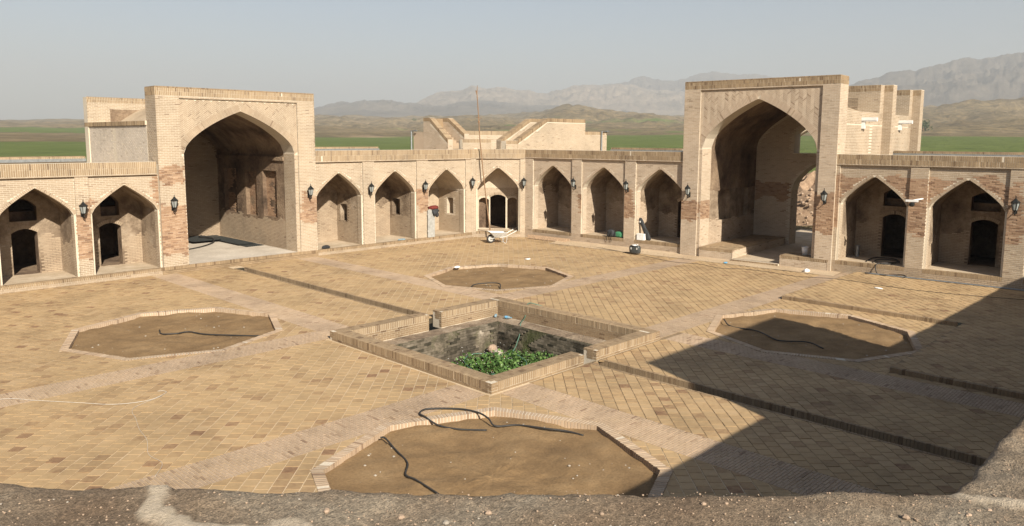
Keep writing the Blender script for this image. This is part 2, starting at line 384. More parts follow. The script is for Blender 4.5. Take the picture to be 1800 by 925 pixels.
# far trees on the plain
def leaf_cloud(mb, c, rad, n, size, flat=1.):
    for _ in range(n):
        while True:
            v = Vector((random.uniform(-1, 1), random.uniform(-1, 1), random.uniform(-1, 1)))
            if v.length < 1 and fbm(v.x*1.7+c[0], v.y*1.7+c[1], v.z*1.7, 3) > -.18: break
        p = Vector((c[0]+v.x*rad[0], c[1]+v.y*rad[1], c[2]+v.z*rad[2])); s = size*random.uniform(.35, 1.45)
        a = Vector((random.gauss(0, 1), random.gauss(0, 1), random.gauss(0, .6))).normalized()*s
        b2 = a.cross(Vector((random.gauss(0, 1), random.gauss(0, 1), random.gauss(0, 1)))).normalized()*s*.7
        mb.poly([tuple(p-a), tuple(p+b2), tuple(p+a), tuple(p-b2)], random.random())
def far_tree(px, r, h, w, label):
    a = az_of(px); x, y = EYE.x+math.cos(a)*r, EYE.y+math.sin(a)*r; z = terr_z(px, math.hypot(x-cx, y-cy))-.5
    t = thing('tree', label, 'tree', (x, y, z))
    tr = MB(); tr.tube([(x, y, z-1), (x+.1*w*.2, y, z+h*.3), (x, y+.2, z+h*.7)], [h*.035, h*.028, h*.01], 8); tr.build('trunk', WOOD, t)
    cr = MB()
    for _ in range(9):
        q = (x+random.gauss(0, w*.22), y+random.gauss(0, w*.22), z+h*.55+random.gauss(0, h*.14))
        leaf_cloud(cr, q, (w*.3, w*.3, h*.24), 60, h*.05)
    cr.build('crown', TLEAF, t)
far_tree(1621, 950, 14.5, 11, 'lone dark green tree in the field right of the right portal')
far_tree(728, 2000, 9, 16, 'small dark tree on the low hill left of the stair parapets')
far_tree(1190, 1500, 5, 12, 'small bush on the plain just left of the right portal')

# ------------------------------------------------------------------ floor
POOL = (-3.95, 2.62, -3.83, 2.66)                   # x0 x1 y0 y1 of the kerb outside
OC = [(-6.62, -6.62), (-6.55, 6.65), (6.33, 6.4), (6.53, -6.45)]; OR = 3.07; OK = .2
CH = (-.52, -.14)                                   # channel x range
def octp(c, r, z=0): return [Vector((c[0]+r*math.cos(k*math.pi/4), c[1]+r*math.sin(k*math.pi/4), z)) for k in range(8)]
COURT = [(-14.6, -11.2), (-11.1, -14.65), (18.2, -14.65), (16.1, 14.2), (13.85, 16.3), (-14.6, 16.3)]
def in_poly(x, y, P):
    c = False; j = len(P)-1
    for i in range(len(P)):
        if (P[i][1] > y) != (P[j][1] > y) and x < (P[j][0]-P[i][0])*(y-P[i][1])/(P[j][1]-P[i][1])+P[i][0]: c = not c
        j = i
    return c
def clip(poly, a, b, c):
    """keep a*x+b*y<=c"""
    out = []
    for i in range(len(poly)):
        p, q = poly[i], poly[(i+1) % len(poly)]
        dp, dq = a*p[0]+b*p[1]-c, a*q[0]+b*q[1]-c
        if dp <= 0: out.append(p)
        if dp*dq < 0: t = dp/(dp-dq); out.append((p[0]+(q[0]-p[0])*t, p[1]+(q[1]-p[1])*t))
    return out
S0, S1 = 2.75, 3.75                                  # border strips
def terrace(x, y): return (x > 10.4 and y < -3.75) or (x > 4.1 and y < -9.45)
# base sheets (mortar bed) with holes for pool, channel and beds
def sheet(name, outer, holes, z, mat, keep, parent=None, kind=None, extra=()):
    vs2 = []; ed = []
    for lp in [outer]+holes+list(extra):
        n = len(vs2); vs2 += [Vector((p[0], p[1])) for p in lp]; ed += [(n+i, n+(i+1) % len(lp)) for i in range(len(lp))]
    v, e, f, *_ = geometry.delaunay_2d_cdt(vs2, ed, [], 0, 1e-5)
    mb = MB()
    for t in f:
        c = sum((v[i] for i in t), Vector((0, 0)))/len(t)
        if in_poly(c.x, c.y, outer) and not any(in_poly(c.x, c.y, h) for h in holes) and keep(c.x, c.y):
            mb.poly([(v[i].x, v[i].y, z) for i in t])
    return mb.build(name, mat, parent, kind)
oct_holes = [[tuple(p[:2]) for p in octp(c, OR-.03)] for c in OC]
pool_hole = [(POOL[0]+.02, POOL[2]+.02), (POOL[1]-.02, POOL[2]+.02), (POOL[1]-.02, POOL[3]-.02), (POOL[0]+.02, POOL[3]-.02)]
ch_holes = [[(CH[0], -14.2), (CH[1], -14.2), (CH[1], POOL[2]-.02), (CH[0], POOL[2]-.02)], [(CH[0], POOL[3]+.02), (CH[1], POOL[3]+.02), (CH[1], 15.6), (CH[0], 15.6)]]
tl = [(10.4, -3.75), (18.6, -3.75), (18.6, -14.65), (4.1, -14.65), (4.1, -9.45), (10.4, -9.45)]
dk = [(-2.75, -14.6), (17.6, -14.6), (16.6, 2.75), (-2.75, 2.75)]
dkf = lambda x, y: x > -2.75 and y < 2.75
floor = sheet('courtyard_floor', COURT, oct_holes+[pool_hole]+ch_holes, -.008, FMORTAR, lambda x, y: not terrace(x, y) and not dkf(x, y), None, 'structure', [tl, dk])
sheet('open_joint_bed', COURT, oct_holes+[pool_hole]+ch_holes, -.008, DIRTJOINT, lambda x, y: not terrace(x, y) and dkf(x, y), floor, None, [tl, dk])
sheet('terrace_bed', tl, [], TER-.008, DIRTJOINT, lambda x, y: True, floor)
# square tiles laid on the diagonal
T = .245; tiles = MB(); single = []
rt2 = math.sqrt(.5)
def apron(x, y):
    v = Vector((x, y))-FR.o; s, d = v.dot(FR.e), v.dot(FR.n)
    return 2.6 < s < 17.4 and d > -1.15
for ib in range(-130, 131):
    off = (ib % 2)*.5+random.uniform(-.03, .03)
    for ia in range(-140, 141):
        ca_, cb_ = (ia+off)*T, ib*T
        x, y = (ca_+cb_)*rt2, (ca_-cb_)*rt2
        if not (-14.9 < x < 18.6 and -14.9 < y < 16.6): continue
        if not in_poly(x, y, COURT) or apron(x, y): continue
        pr = project((x, y, 0))
        if pr is None or not (-330 < pr[0] < 2130 and pr[1] < 960): continue
        g = .0095; h = T/2-g
        P4 = [((ca_+i*h+cb_+j*h)*rt2, (ca_+i*h-cb_-j*h)*rt2) for i, j in ((-1, -1), (-1, 1), (1, 1), (1, -1))]
        full = True
        def cut(a, b_, c_):
            global P4, full
            if any(a*p[0]+b_*p[1] > c_ for p in P4): P4 = clip(P4, a, b_, c_); full = False
        # strips, arms and quadrants
        ax, ay = abs(x), abs(y); sx, sy = (1 if x > 0 else -1), (1 if y > 0 else -1)
        onx = ay < (S0+S1)/2 and ax > 2.5; ony = ax < (S0+S1)/2 and ay > 2.5
        if onx and not ony: cut(0, sy, S0)
        elif ony and not onx: cut(sx, 0, S0)
        elif ax >= (S0+S1)/2 and ay >= (S0+S1)/2: cut(-sx, 0, -S1); cut(0, -sy, -S1)
        elif onx and ony: cut(sx, 0, S0); cut(0, sy, S0)
        if len(P4) < 3: continue
        # pool
        if POOL[0]-.2 < x < POOL[1]+.2 and POOL[2]-.2 < y < POOL[3]+.2:
            ds = [(POOL[0]-x, (1, 0, POOL[0]-.07)), (x-POOL[1], (-1, 0, -POOL[1]-.07)), (POOL[2]-y, (0, 1, POOL[2]-.07)), (y-POOL[3], (0, -1, -POOL[3]-.07))]
            cut(*max(ds)[1])
        elif ony:
            if x < (CH[0]+CH[1])/2: cut(1, 0, CH[0]-.08)
            else: cut(-1, 0, -CH[1]-.08)
        if len(P4) < 3: continue
        for c in OC:
            if math.hypot(x-c[0], y-c[1]) < OR+.3:
                best = None
                for k in range(8):
                    an = (k+.5)*math.pi/4; nx, ny = math.cos(an), math.sin(an); ap = OR*math.cos(math.pi/8)
                    dd = nx*(x-c[0])+ny*(y-c[1])-ap
                    if best is None or dd > best[0]: best = (dd, nx, ny, ap)
                cut(-best[1], -best[2], -(best[3]+.005+best[1]*c[0]+best[2]*c[1]))
        tz = terrace(x, y)
        if tz:
            if y > -9.45: cut(-1, 0, -10.47); cut(0, 1, -3.75)
            elif x < 10.4: cut(-1, 0, -4.17); cut(0, 1, -9.45)
        else:
            if y < -9.45 and x > 3.9: cut(1, 0, 4.1)
            elif -9.6 < y < -3.65 and x > 10.2: cut(1, 0, 10.4) if y < -3.75 else cut(0, -1, 3.75)
            elif x > 4 and y < -9.2: cut(0, -1, 9.45)
        v = Vector((x, y))-FR.o; s_, d_ = v.dot(FR.e), v.dot(FR.n)
        if 2.6 < s_ < 17.4 and d_ > -1.4: q = FR.o-FR.n*1.15; cut(FR.n.x, FR.n.y, FR.n.x*q.x+FR.n.y*q.y)
        if len(P4) < 3: continue
        z = (TER if tz else 0)+max(-.0035, random.gauss(0, .0018)); tx, ty = random.gauss(0, .007), random.gauss(0, .007)
        tone = rnd_tone(.07 if x < -2 else .05, .14)
        if full and not tz: single.append((math.hypot(x-EYE.x, y-EYE.y), x, y, z, tone, pr)); 
        single_pts = [(p[0], p[1], z+(p[0]-x)*tx+(p[1]-y)*ty) for p in P4]
        if full and not tz: single[-1] += (single_pts,); continue
        tiles.hexa([(p[0], p[1], z-.02) for p in single_pts], single_pts, tone)
single.sort(key=lambda q: q[0])
def seen(pr): return 2 < pr[0] < 1795 and pr[1] < 828 and not (pr[0] > 1640 and pr[1] > 760)
vis = [q for q in single if seen(q[5])]; chosen = set(id(q) for q in vis[:300])
tile_me = []
for k in range(12):
    mb = MB(); h = T/2-.0095
    loop = [(i*h*rt2+j*h*rt2, i*h*rt2-j*h*rt2) for i, j in ((-1, -1), (-1, 1), (1, 1), (1, -1))]
    tx, ty = random.gauss(0, .006), random.gauss(0, .006)
    mb.hexa([(p[0], p[1], -.02) for p in loop], [(p[0]+random.gauss(0, .001), p[1]+random.gauss(0, .001), p[0]*tx+p[1]*ty) for p in loop], [.05, .16, .3, .42, .5, .55, .6, .65, .7, .75, .82, .9][k])
    me = mb.mesh('floor_tile'); me.materials.append(TILE); tile_me.append((me, mb.t[0]))
for q in single:
    if id(q) in chosen:
        o = link('floor_tile', min(tile_me, key=lambda m: abs(m[1]-q[4]))[0], floor); o.location = (q[1], q[2], q[3])
    else: tiles.hexa([(p[0], p[1], q[3]-.02) for p in q[6]], q[6], q[4])
tiles.build('tile_paving', TILE, floor, 'stuff')

# brick-on-edge border strips
strip_me = []
for k in range(8):
    mb = MB(); mb.box(WORLD, -.0235, .0235, -.096, .096, -.03, .001, [.1, .25, .4, .5, .58, .66, .75, .9][k]); me = mb.mesh('paving_brick'); me.materials.append(PAVE); strip_me.append(me)
strips = MB(); cand = []
def strip(axis, lo, hi, a0, a1):
    w = .062; n = int((a1-a0)/w)
    for i in range(n):
        a = a0+(i+.5)*w; off = (i % 2)*.1
        for j in range(6):
            c0, c1 = lo+off-.1+j*.205, lo+off+.1+j*.205
            c0, c1 = max(lo, c0), min(hi, c1)
            if c1-c0 < .03: continue
            x, y = (a, (c0+c1)/2) if axis == 'x' else ((c0+c1)/2, a)
            if not in_poly(x, y, COURT) or apron(x, y) or (terrace(x, y) and axis == 'x' and y < -9): continue
            if any(math.hypot(x-c[0], y-c[1]) < OR-.02 for c in OC) and any(in_poly(x, y, h) for h in oct_holes): continue
            pr = project((x, y, 0))
            if pr is None or not (-330 < pr[0] < 2130 and pr[1] < 960): continue
            cand.append((math.hypot(x-EYE.x, y-EYE.y), x, y, c1-c0, axis, pr, rnd_tone(.1)))
for s in (-1, 1):
    lo, hi = (S0, S1) if s > 0 else (-S1, -S0)
    strip('x', lo, hi, S1+.002 if s > 0 else POOL[1]+.12, 18); strip('x', lo, hi, -14.5, -S1 if s > 0 else POOL[0]-.03)
    strip('y', lo, hi, POOL[3]+.12, 16.1); strip('y', lo, hi, -14.5, POOL[2]-.03)
cand.sort(); k = 0
for q in cand:
    d, x, y, L, axis, pr, tone = q
    if L > .19 and k < 300 and seen(pr):
        o = link('paving_brick', strip_me[min(7, int(tone*8))], floor); o.location = (x, y, random.gauss(0, .0015)); k += 1
        if axis == 'y': o.rotation_euler.z = math.pi/2
    else:
        z = .001+max(-.003, random.gauss(0, .0015))
        if axis == 'x': strips.box(WORLD, x-.0235, x+.0235, y-L/2+.004, y+L/2-.004, -.03, z, tone, back=True)
        else: strips.box(WORLD, x-L/2+.004, x+L/2-.004, y-.0235, y+.0235, -.03, z, tone)
strips.build('border_strips', PAVE, floor, 'stuff')
# terrace step edges, channel edging
edge = MB()
def run_edge(x0, x1, y0, y1, z0, z1, axis):
    w = .068
    if axis == 'y':
        n = int((y1-y0)/w)
        for i in range(n): edge.box(WORLD, x0+random.gauss(0, .002), x1, y0+i*w+.004, y0+(i+1)*w-.004, z0, z1+random.gauss(0, .002), rnd_tone(.2)*.8)
    else:
        n = int((x1-x0)/w)
        for i in range(n): edge.box(WORLD, x0+i*w+.004, x0+(i+1)*w-.004, y0+random.gauss(0, .002), y1, z0, z1+random.gauss(0, .002), rnd_tone(.2)*.8)
run_edge(10.33, 10.46, -9.3, -3.75, -.05, TER+.006, 'y'); run_edge(4.03, 4.16, -14.5, -9.45, -.05, TER+.006, 'y')
run_edge(CH[1], CH[1]+.075, -14.2, POOL[2]-.03, -.2, .012, 'y'); run_edge(CH[1], CH[1]+.075, POOL[3]+.03, 15.6, -.2, .012, 'y')
run_edge(CH[0]-.075, CH[0], -14.2, POOL[2]-.03, -.2, .004, 'y'); run_edge(CH[0]-.075, CH[0], POOL[3]+.03, 15.6, -.2, .004, 'y')
edge.build('edging_bricks', SOLD, floor, 'stuff')
chn = MB()
for y0, y1 in ((-14.2, POOL[2]-.03), (POOL[3]+.03, 15.6)):
    chn.poly([(CH[0]-.01, y0, -.17), (CH[1]+.01, y0, -.17), (CH[1]+.01, y1, -.17), (CH[0]-.01, y1, -.17)])
    for yy in (y0, y1): chn.poly([(CH[0]-.01, yy, -.18), (CH[1]+.01, yy, -.18), (CH[1]+.01, yy, -.013), (CH[0]-.01, yy, -.013)])
chn.build('water_channel', SLOTMUD, floor)
ap = MB()
for i in range(24):
    s0, s1 = 2.6+i*.617, 2.6+(i+1)*.617
    def apz(s, d): return (.012+.07*smooth((d+1.15)/1.1) if s < 10 else .012+.012*smooth((d+1.15)/1.1)) + fbm(s*.8, d*2, 4, 3)*.008
    for j in range(6):
        d0, d1 = -1.15+j*.2, -1.15+(j+1)*.2
        ap.poly([FR.p(s0, d0, apz(s0, d0)), FR.p(s1, d0, apz(s1, d0)), FR.p(s1, d1, apz(s1, d1)), FR.p(s0, d1, apz(s0, d1))])
ap.build('dusty_apron', APRON, floor, smooth=True)

# ------------------------------------------------------------------ planting beds
def bed(i, label):
    c = OC[i]; t = thing('planting_bed', label, 'planting bed', (c[0], c[1], 0), 'octagonal soil beds in the courtyard floor')
    so = MB(); nr_, ns = 34, 112; L = []
    for k in range(nr_+1):
        row = []
        for j in range(ns):
            an = j*2*math.pi/ns; kk = an/(math.pi/4); f = kk-math.floor(kk)
            rad = (OR-.1)*math.cos(math.pi/8)/math.cos((f-.5)*math.pi/4)*k/nr_
            x, y = c[0]+rad*math.cos(an), c[1]+rad*math.sin(an)
            row.append((x, y, -.13+fbm(x*1.2, y*1.2, i, 6, .7)*.04+abs(fbm(x*5, y*5, i+4, 4, .6))*.022+.03*smooth(k/nr_*2-1)))
        L.append(row)
    so.loops(L, True); so.build('soil', SOIL, t, smooth=True)
    kerb = MB(); kb = []
    for e in range(8):
        A, B_ = octp(c, OR)[e], octp(c, OR)[(e+1) % 8]; A2, B2 = octp(c, OR-OK/math.cos(math.pi/8))[e], octp(c, OR-OK/math.cos(math.pi/8))[(e+1) % 8]
        ln = (B_-A).length; n = int(ln/.073)
        for k in range(n):
            t0, t1 = k/n+.14/n, (k+1)/n-.14/n
            q = [A.lerp(B_, t0), A.lerp(B_, t1), A2.lerp(B2, t1), A2.lerp(B2, t0)]
            z = .014+random.gauss(0, .003); tone = rnd_tone(.15)
            kb.append((q, z, tone, project(((q[0].x+q[2].x)/2, (q[0].y+q[2].y)/2, 0))))
    for q, z, tone, pr in kb:
        if i == 0 and pr and seen(pr):
            mb = MB(); mb.hexa([(p.x, p.y, -.2) for p in q], [(p.x, p.y, z) for p in q], tone); mb.build('kerb_brick', PAVE, t)
        else: kerb.hexa([(p.x, p.y, -.2) for p in q], [(p.x, p.y, z) for p in q], tone)
    mo = MB()
    o8, i8 = octp(c, OR-.004), octp(c, OR-OK/math.cos(math.pi/8)+.012)
    for e in range(8):
        f = (e+1) % 8
        mo.poly([(*o8[e][:2], .008), (*o8[f][:2], .008), (*i8[f][:2], .008), (*i8[e][:2], .008)]); mo.poly([(*i8[e][:2], .008), (*i8[f][:2], .008), (*i8[f][:2], -.2), (*i8[e][:2], -.2)])
    mo.build('kerb_mortar', MORTAR, t)
    kerb.build('kerb_bricks', PAVE, t, 'stuff')
    st = MB()
    for _ in range(70 if i == 0 else 50):
        an, rad = random.uniform(0, 6.28), OR*.9*math.sqrt(random.random())
        if random.random() < .5: rad = OR*random.uniform(.7, .88)
        x, y = c[0]+rad*math.cos(an), c[1]+rad*math.sin(an); r = random.choice((.012, .016, .02, .03))
        st.lathe([(r*.6, -.005), (r, r*.35), (r*.5, r*.8)], 5, (x, y, -.12+fbm(x*1.2, y*1.2, i, 6, .7)*.035), rot=random.random()*6)
    st.build('stone_chips', STONE, t, 'stuff')
bed(0, 'large octagonal soil bed nearest the camera with two black hoses'); bed(1, 'octagonal soil bed left of the pool before the left portal')
bed(2, 'octagonal soil bed behind the pool, farthest from the camera'); bed(3, 'octagonal soil bed right of the pool, half in shadow')

# ------------------------------------------------------------------ pool
pt = thing('pool', 'square brick-kerbed sunken pool, dry and weedy, in the court centre', 'pool', (-.65, -.6, 0))
KW, KH = .42, .25
x0, x1, y0, y1 = POOL
GAP = (-.74, -.25)
core = MB()
def rect_ring(mb, X0, X1, Y0, Y1, x0_, x1_, y0_, y1_, z):
    for q in ([(X0, Y0), (X1, Y0), (x1_, y0_), (x0_, y0_)], [(X1, Y0), (X1, Y1), (x1_, y1_), (x1_, y0_)], [(X1, Y1), (X0, Y1), (x0_, y1_), (x1_, y1_)], [(X0, Y1), (X0, Y0), (x0_, y0_), (x0_, y1_)]):
        mb.poly([(*p, z) for p in q])
m_ = .0068
def kerb_core(a0, a1, b0, b1): core.box(WORLD, a0+m_, a1-m_, b0+m_, b1-m_, -.28, KH-m_)
kerb_core(x0, x0+KW, y0, y1); kerb_core(x1-KW, x1, y0, y1)
for yy0, yy1 in ((y0, y0+KW), (y1-KW, y1)): kerb_core(x0+KW-.02, GAP[0], yy0, yy1); kerb_core(GAP[1], x1-KW+.02, yy0, yy1)
core.build('kerb_core', MORTAR, pt)
kb = MB(); pk = [0]
sold_me = {}
def soldier_run(ax, fixed, a0, a1, out, z0, z1, indiv, dep=.11):
    """vertical bricks along an axis; out = -1/+1 direction the face looks"""
    n = int(round((a1-a0)/.066))
    w = (a1-a0)/n
    for i in range(n):
        a = a0+i*w; tone = rnd_tone(.12); f0, f1 = (fixed, fixed+dep) if out < 0 else (fixed-dep, fixed)
        e = random.gauss(0, .002)
        if indiv:
            mb = MB()
            if ax == 'x': mb.box(WORLD, a+.007, a+w-.007, f0+e, f1+e, z0, z1, tone)
            else: mb.box(WORLD, f0+e, f1+e, a+.007, a+w-.007, z0, z1, tone)
            mb.build('soldier_brick', SOLD, pt)
        elif ax == 'x': kb.box(WORLD, a+.007, a+w-.007, f0+e, f1+e, z0, z1, tone)
        else: kb.box(WORLD, f0+e, f1+e, a+.007, a+w-.007, z0, z1, tone)
def flat_run(ax, fixed, a0, a1, out, zs, L=.2, h=.052, dep=.1):
    for r, z in enumerate(zs):
        a = a0-(r % 2)*L/2
        while a < a1:
            b0, b1 = max(a+.005, a0), min(a+L-.005, a1); a += L
            if b1-b0 < .02: continue
            f0, f1 = (fixed, fixed+dep) if out < 0 else (fixed-dep, fixed)
            if ax == 'x': kb.box(WORLD, b0, b1, f0, f1, z, z+h, rnd_tone(.2)*.75)
            else: kb.box(WORLD, f0, f1, b0, b1, z, z+h, rnd_tone(.2)*.75)
ZS0, ZS1 = .065, KH
corner = [(x0, y0), (x0, y1), (x1, y0), (x1, y1)]
soldier_run('y', x0, y0+.2, y1-.2, -1, ZS0, ZS1, True)
for a0, a1 in ((x0+.2, GAP[0]-.1), (GAP[1]+.1, x1-.2)): soldier_run('x', y0, a0, a1, -1, ZS0, ZS1, True)
soldier_run('y', x1-KW, y0+KW, y1-KW, -1, ZS0, ZS1, True)
for a0, a1 in ((x0+KW, GAP[0]-.1), (GAP[1]+.1, x1-KW)): soldier_run('x', y1-KW, a0, a1, -1, ZS0, ZS1, False)
soldier_run('y', x1, y0+.2, y1-.2, 1, ZS0, ZS1, False)
flat_run('y', x0, y0+.106, y1-.106, -1, (.003,)); flat_run('y', x1, y0+.106, y1-.106, 1, (.003,))
for a0, a1 in ((x0, GAP[0]), (GAP[1], x1)): flat_run('x', y0, a0, a1, -1, (.003,)); flat_run('x', y1-KW, max(a0, x0+KW), min(a1, x1-KW), -1, (-.24, -.18, -.12, -.06, .003))
flat_run('y', x1-KW, y0+KW, y1-KW, -1, (-.24, -.18, -.12, -.06, .003))
zc = [.068, .13, .19]
for X, ox in ((x0, -1), (x1, 1)):
    for Y, oy in ((y0, -1), (y1, 1)):
        flat_run('x', Y, X if ox < 0 else X-.2, X+.2 if ox < 0 else X, oy, zc); flat_run('y', X, Y+.106 if oy < 0 else Y-.2, Y+.2 if oy < 0 else Y-.106, ox, zc)
for gx, o in ((GAP[0], 1), (GAP[1], -1)):
    for Y in (y0, y1-KW):
        flat_run('y', gx, Y+.106, Y+KW-.106, o, [.003]+zc); 
        flat_run('x', Y if True else 0, gx-.1 if o > 0 else gx, gx if o > 0 else gx+.1, -1, zc)
# cap bricks: two rows lying across the kerb
def cap(ax, a0, a1, f0, f1):
    n = int((a1-a0)/.105); w = (a1-a0)/n
    for i in range(n):
        for g0, g1 in ((f0+.113, (f0+f1)/2+.05), ((f0+f1)/2+.06, f1-.004)):
            if ax == 'x': kb.box(WORLD, a0+i*w+.004, a0+(i+1)*w-.004, g0, g1, KH-.05, KH-.002+random.gauss(0, .0015), rnd_tone(.15)*.8)
            else: kb.box(WORLD, g0, g1, a0+i*w+.004, a0+(i+1)*w-.004, KH-.05, KH-.002+random.gauss(0, .0015), rnd_tone(.15)*.8)
cap('y', y0+.12, y1, x0, x0+KW); cap('y', y0, y1, x1-KW, x1)
for Y in (y0, y1-KW): cap('x', x0+KW, GAP[0], Y, Y+KW); cap('x', GAP[1], x1-KW, Y, Y+KW)
kb.build('kerb_brickwork', SOLD, pt, 'stuff')
# ledge, pit walls and bottom
pi_ = (-3.1, 1.62, -3.0, 1.68); ZB = -1.45
ld = MB()
def rough_quad(mb, A, B_, C, D, nu, nv, amp, sd_):
    L = []
    nrm = (Vector(B_)-Vector(A)).cross(Vector(D)-Vector(A)).normalized()
    for j in range(nv+1):
        row = []
        for i in range(nu+1):
            p = Vector(A).lerp(Vector(B_), i/nu).lerp(Vector(D).lerp(Vector(C), i/nu), j/nv)
            e = 1 if (0 < j < nv) else .35
            row.append(p+nrm*fbm(p.x*2.2+sd_, p.y*2.2, p.z*2.2, 6, .6)*amp*e)
        L.append(row)
    mb.loops(L, False)
X0, X1, Y0, Y1 = x0+KW-.03, x1-KW+.03, y0+KW-.03, y1-KW+.03; px0, px1, py0, py1 = pi_; zl = -.26
rough_quad(ld, (X0, Y1, zl), (X1, Y1, zl), (px1, py1, zl), (px0, py1, zl), 50, 6, .035, 1); rough_quad(ld, (X1, Y1, zl), (X1, Y0, zl), (px1, py0, zl), (px1, py1, zl), 50, 6, .035, 2)
rough_quad(ld, (X0, Y0, zl), (X0, Y1, zl), (px0, py1, zl), (px0, py0, zl), 50, 6, .035, 3); rough_quad(ld, (X1, Y0, zl), (X0, Y0, zl), (px0, py0, zl), (px1, py0, zl), 50, 6, .035, 4)
ld.build('ledge', PLASTER, pt, smooth=True)
pw = MB()
for k, (A, B_) in enumerate((((px0, py1), (px1, py1)), ((px1, py1), (px1, py0)), ((px1, py0), (px0, py0)), ((px0, py0), (px0, py1)))):
    rough_quad(pw, (*A, zl), (*B_, zl), (*B_, ZB), (*A, ZB), 60, 18, .03, k*3)
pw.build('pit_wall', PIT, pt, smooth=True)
pf = MB(); rough_quad(pf, (px0, py0, ZB+.1), (px1, py0, ZB+.1), (px1, py1, ZB+.1), (px0, py1, ZB+.1), 40, 40, .12, 9); pf.build('pit_bottom', SOIL, pt, smooth=True)
wd = MB()
for _ in range(68):
    c = (random.uniform(-.7, 1.5), random.uniform(-1.9, 1.1), ZB+random.uniform(.18, .5))
    if math.hypot(c[0]-.9, c[1]-.95) < .55: continue
    leaf_cloud(wd, c, (.34, .34, .24), 95, .05)
wd.build('pool_weeds', LEAF, kind='stuff', label='leafy green weeds covering the bottom of the sunken pool', cat='weeds')
wf = MB()
for _ in range(110):
    c = (random.uniform(-.9, 1.4), random.uniform(-1.3, 1.5)); r = random.uniform(.009, .016)
    wf.lathe([(r*.4, 0), (r, r*.6), (r*.4, r)], 5, (c[0], c[1], ZB+random.uniform(.3, .72)))
wf.build('weed_flowers', WHITE, kind='stuff', label='tiny white flowers scattered over the pool weeds', cat='flowers')
def rock(name, mat, c, r, label, cat='stone'):
    mb = MB(); L = []
    for j in range(7):
        ph = -math.pi/2+j*math.pi/6
        L.append([(c[0]+r[0]*math.cos(ph)*math.cos(q*math.pi/5)*(1+.3*fbm(q*1.3+c[0], j*1.1, c[1], 2)), c[1]+r[1]*math.cos(ph)*math.sin(q*math.pi/5)*(1+.3*fbm(q*.9, j*1.7+c[1], c[0], 2)), c[2]+r[2]*math.sin(ph)*(1+.2*fbm(q, j, c[0], 2))) for q in range(10)])
    mb.loops(L, True); mb.build(name, mat, label=label, cat=cat)
rock('stone', STONE, (.95, .95, ZB+.42), (.2, .15, .12), 'pale broken stone lying on the weeds in the pool')
rock('stone', ROCK, (1.05, 1.3, ZB+.45), (.16, .15, .16), 'reddish stone beside the pale one at the pool wall')
def spline(pts, n=8):
    P = [Vector(p) for p in pts]; P = [P[0]*2-P[1]]+P+[P[-1]*2-P[-2]]; out = []
    for i in range(1, len(P)-2):
        for k in range(n):
            t = k/n; a, b_, c, d = P[i-1], P[i], P[i+1], P[i+2]
            out.append(.5*((2*b_)+(c-a)*t+(2*a-5*b_+4*c-d)*t*t+(3*b_-a-3*c+d)*t**3))
    out.append(P[-2]); return out
def hose(name, pts, r, mat, label, cat='hose', seg=6, n=8):
    mb = MB(); mb.tube(spline(pts, n), r, seg); return mb.build(name, mat, smooth=True, label=label, cat=cat)
hose('garden_hose', [(3.15, .6, .02), (2.75, .95, .22), (2.45, 1.1, .275), (2.15, .95, -.1), (1.75, .75, -.2), (1.5, .6, -.6), (1.0, .55, ZB+.45), (.2, 1.2, ZB+.5), (-.5, .9, ZB+.45), (-.9, -.3, ZB+.45), (-.2, -.9, ZB+.5), (.5, -.7, ZB+.55), (.9, .2, ZB+.6)],
     .015, GREENH, 'green hose hanging over the far kerb into the pool')

# ------------------------------------------------------------------ walls
def pointed(c, hw, zs, za, a=.72):
    def f(s):
        t = min(1, abs(s-c)/hw); return zs+(za-zs)*(a*(1-t)+(1-a)*math.sqrt(max(0, 1-t*t)))
    return f
def segmental(c, hw, zs, rise):
    return lambda s: zs+rise*(1-(min(1, abs(s-c)/hw))**2)
def wall_open(mb, fr, d, s0, s1, z0, z1, ops=(), step=.12, top=None):
    """flat wall at depth d with openings (sa, sb, zbottom, topfunc)"""
    br = {s0, s1}
    for sa, sb, zb, tf in ops:
        n = max(1, int((sb-sa)/step))
        for i in range(n+1): br.add(min(s1, max(s0, sa+(sb-sa)*i/n)))
    br = sorted(br)
    tp = top or (lambda s: z1)
    for a, b_ in zip(br, br[1:]):
        if b_-a < 1e-5: continue
        mid = (a+b_)/2; cov = sorted([o for o in ops if o[0] < mid < o[1]], key=lambda o: o[2])
        za, zb_ = z0, z0
        for o in cov:
            if o[2] > max(za, zb_)+1e-4: mb.poly([fr.p(a, d, za), fr.p(b_, d, zb_), fr.p(b_, d, o[2]), fr.p(a, d, o[2])])
            za, zb_ = o[3](a), o[3](b_)
        if tp(mid) > min(za, zb_)+1e-4: mb.poly([fr.p(a, d, za), fr.p(b_, d, zb_), fr.p(b_, d, tp(b_)), fr.p(a, d, tp(a))])
def intrados(mb, fr, sa, sb, zb, tf, d0, d1, nd=1, amp=0., n=22, seed=0, floor=False, zjamb=None):
    pts = [(sa, zjamb if zjamb is not None else zb)] if zjamb is None or zjamb < tf(sa) else []
    pts += [(sa+(sb-sa)*i/n, tf(sa+(sb-sa)*i/n)) for i in range(n+1)]
    if zjamb is None or zjamb < tf(sb): pts.append((sb, zjamb if zjamb is not None else zb))
    L = []
    cxs = (sa+sb)/2
    for k in range(nd+1):
        d = d0+(d1-d0)*k/nd; row = []
        for s, z in pts:
            e = amp*fbm(s*1.3+seed, d*1.3, z*1.3, 5, .7) if 0 < k else 0
            row.append(fr.p(s+(e if s < cxs else -e), d, z+(-abs(e) if z > zb+.05 else 0)))
        L.append(row)
    mb.loops(L, False)
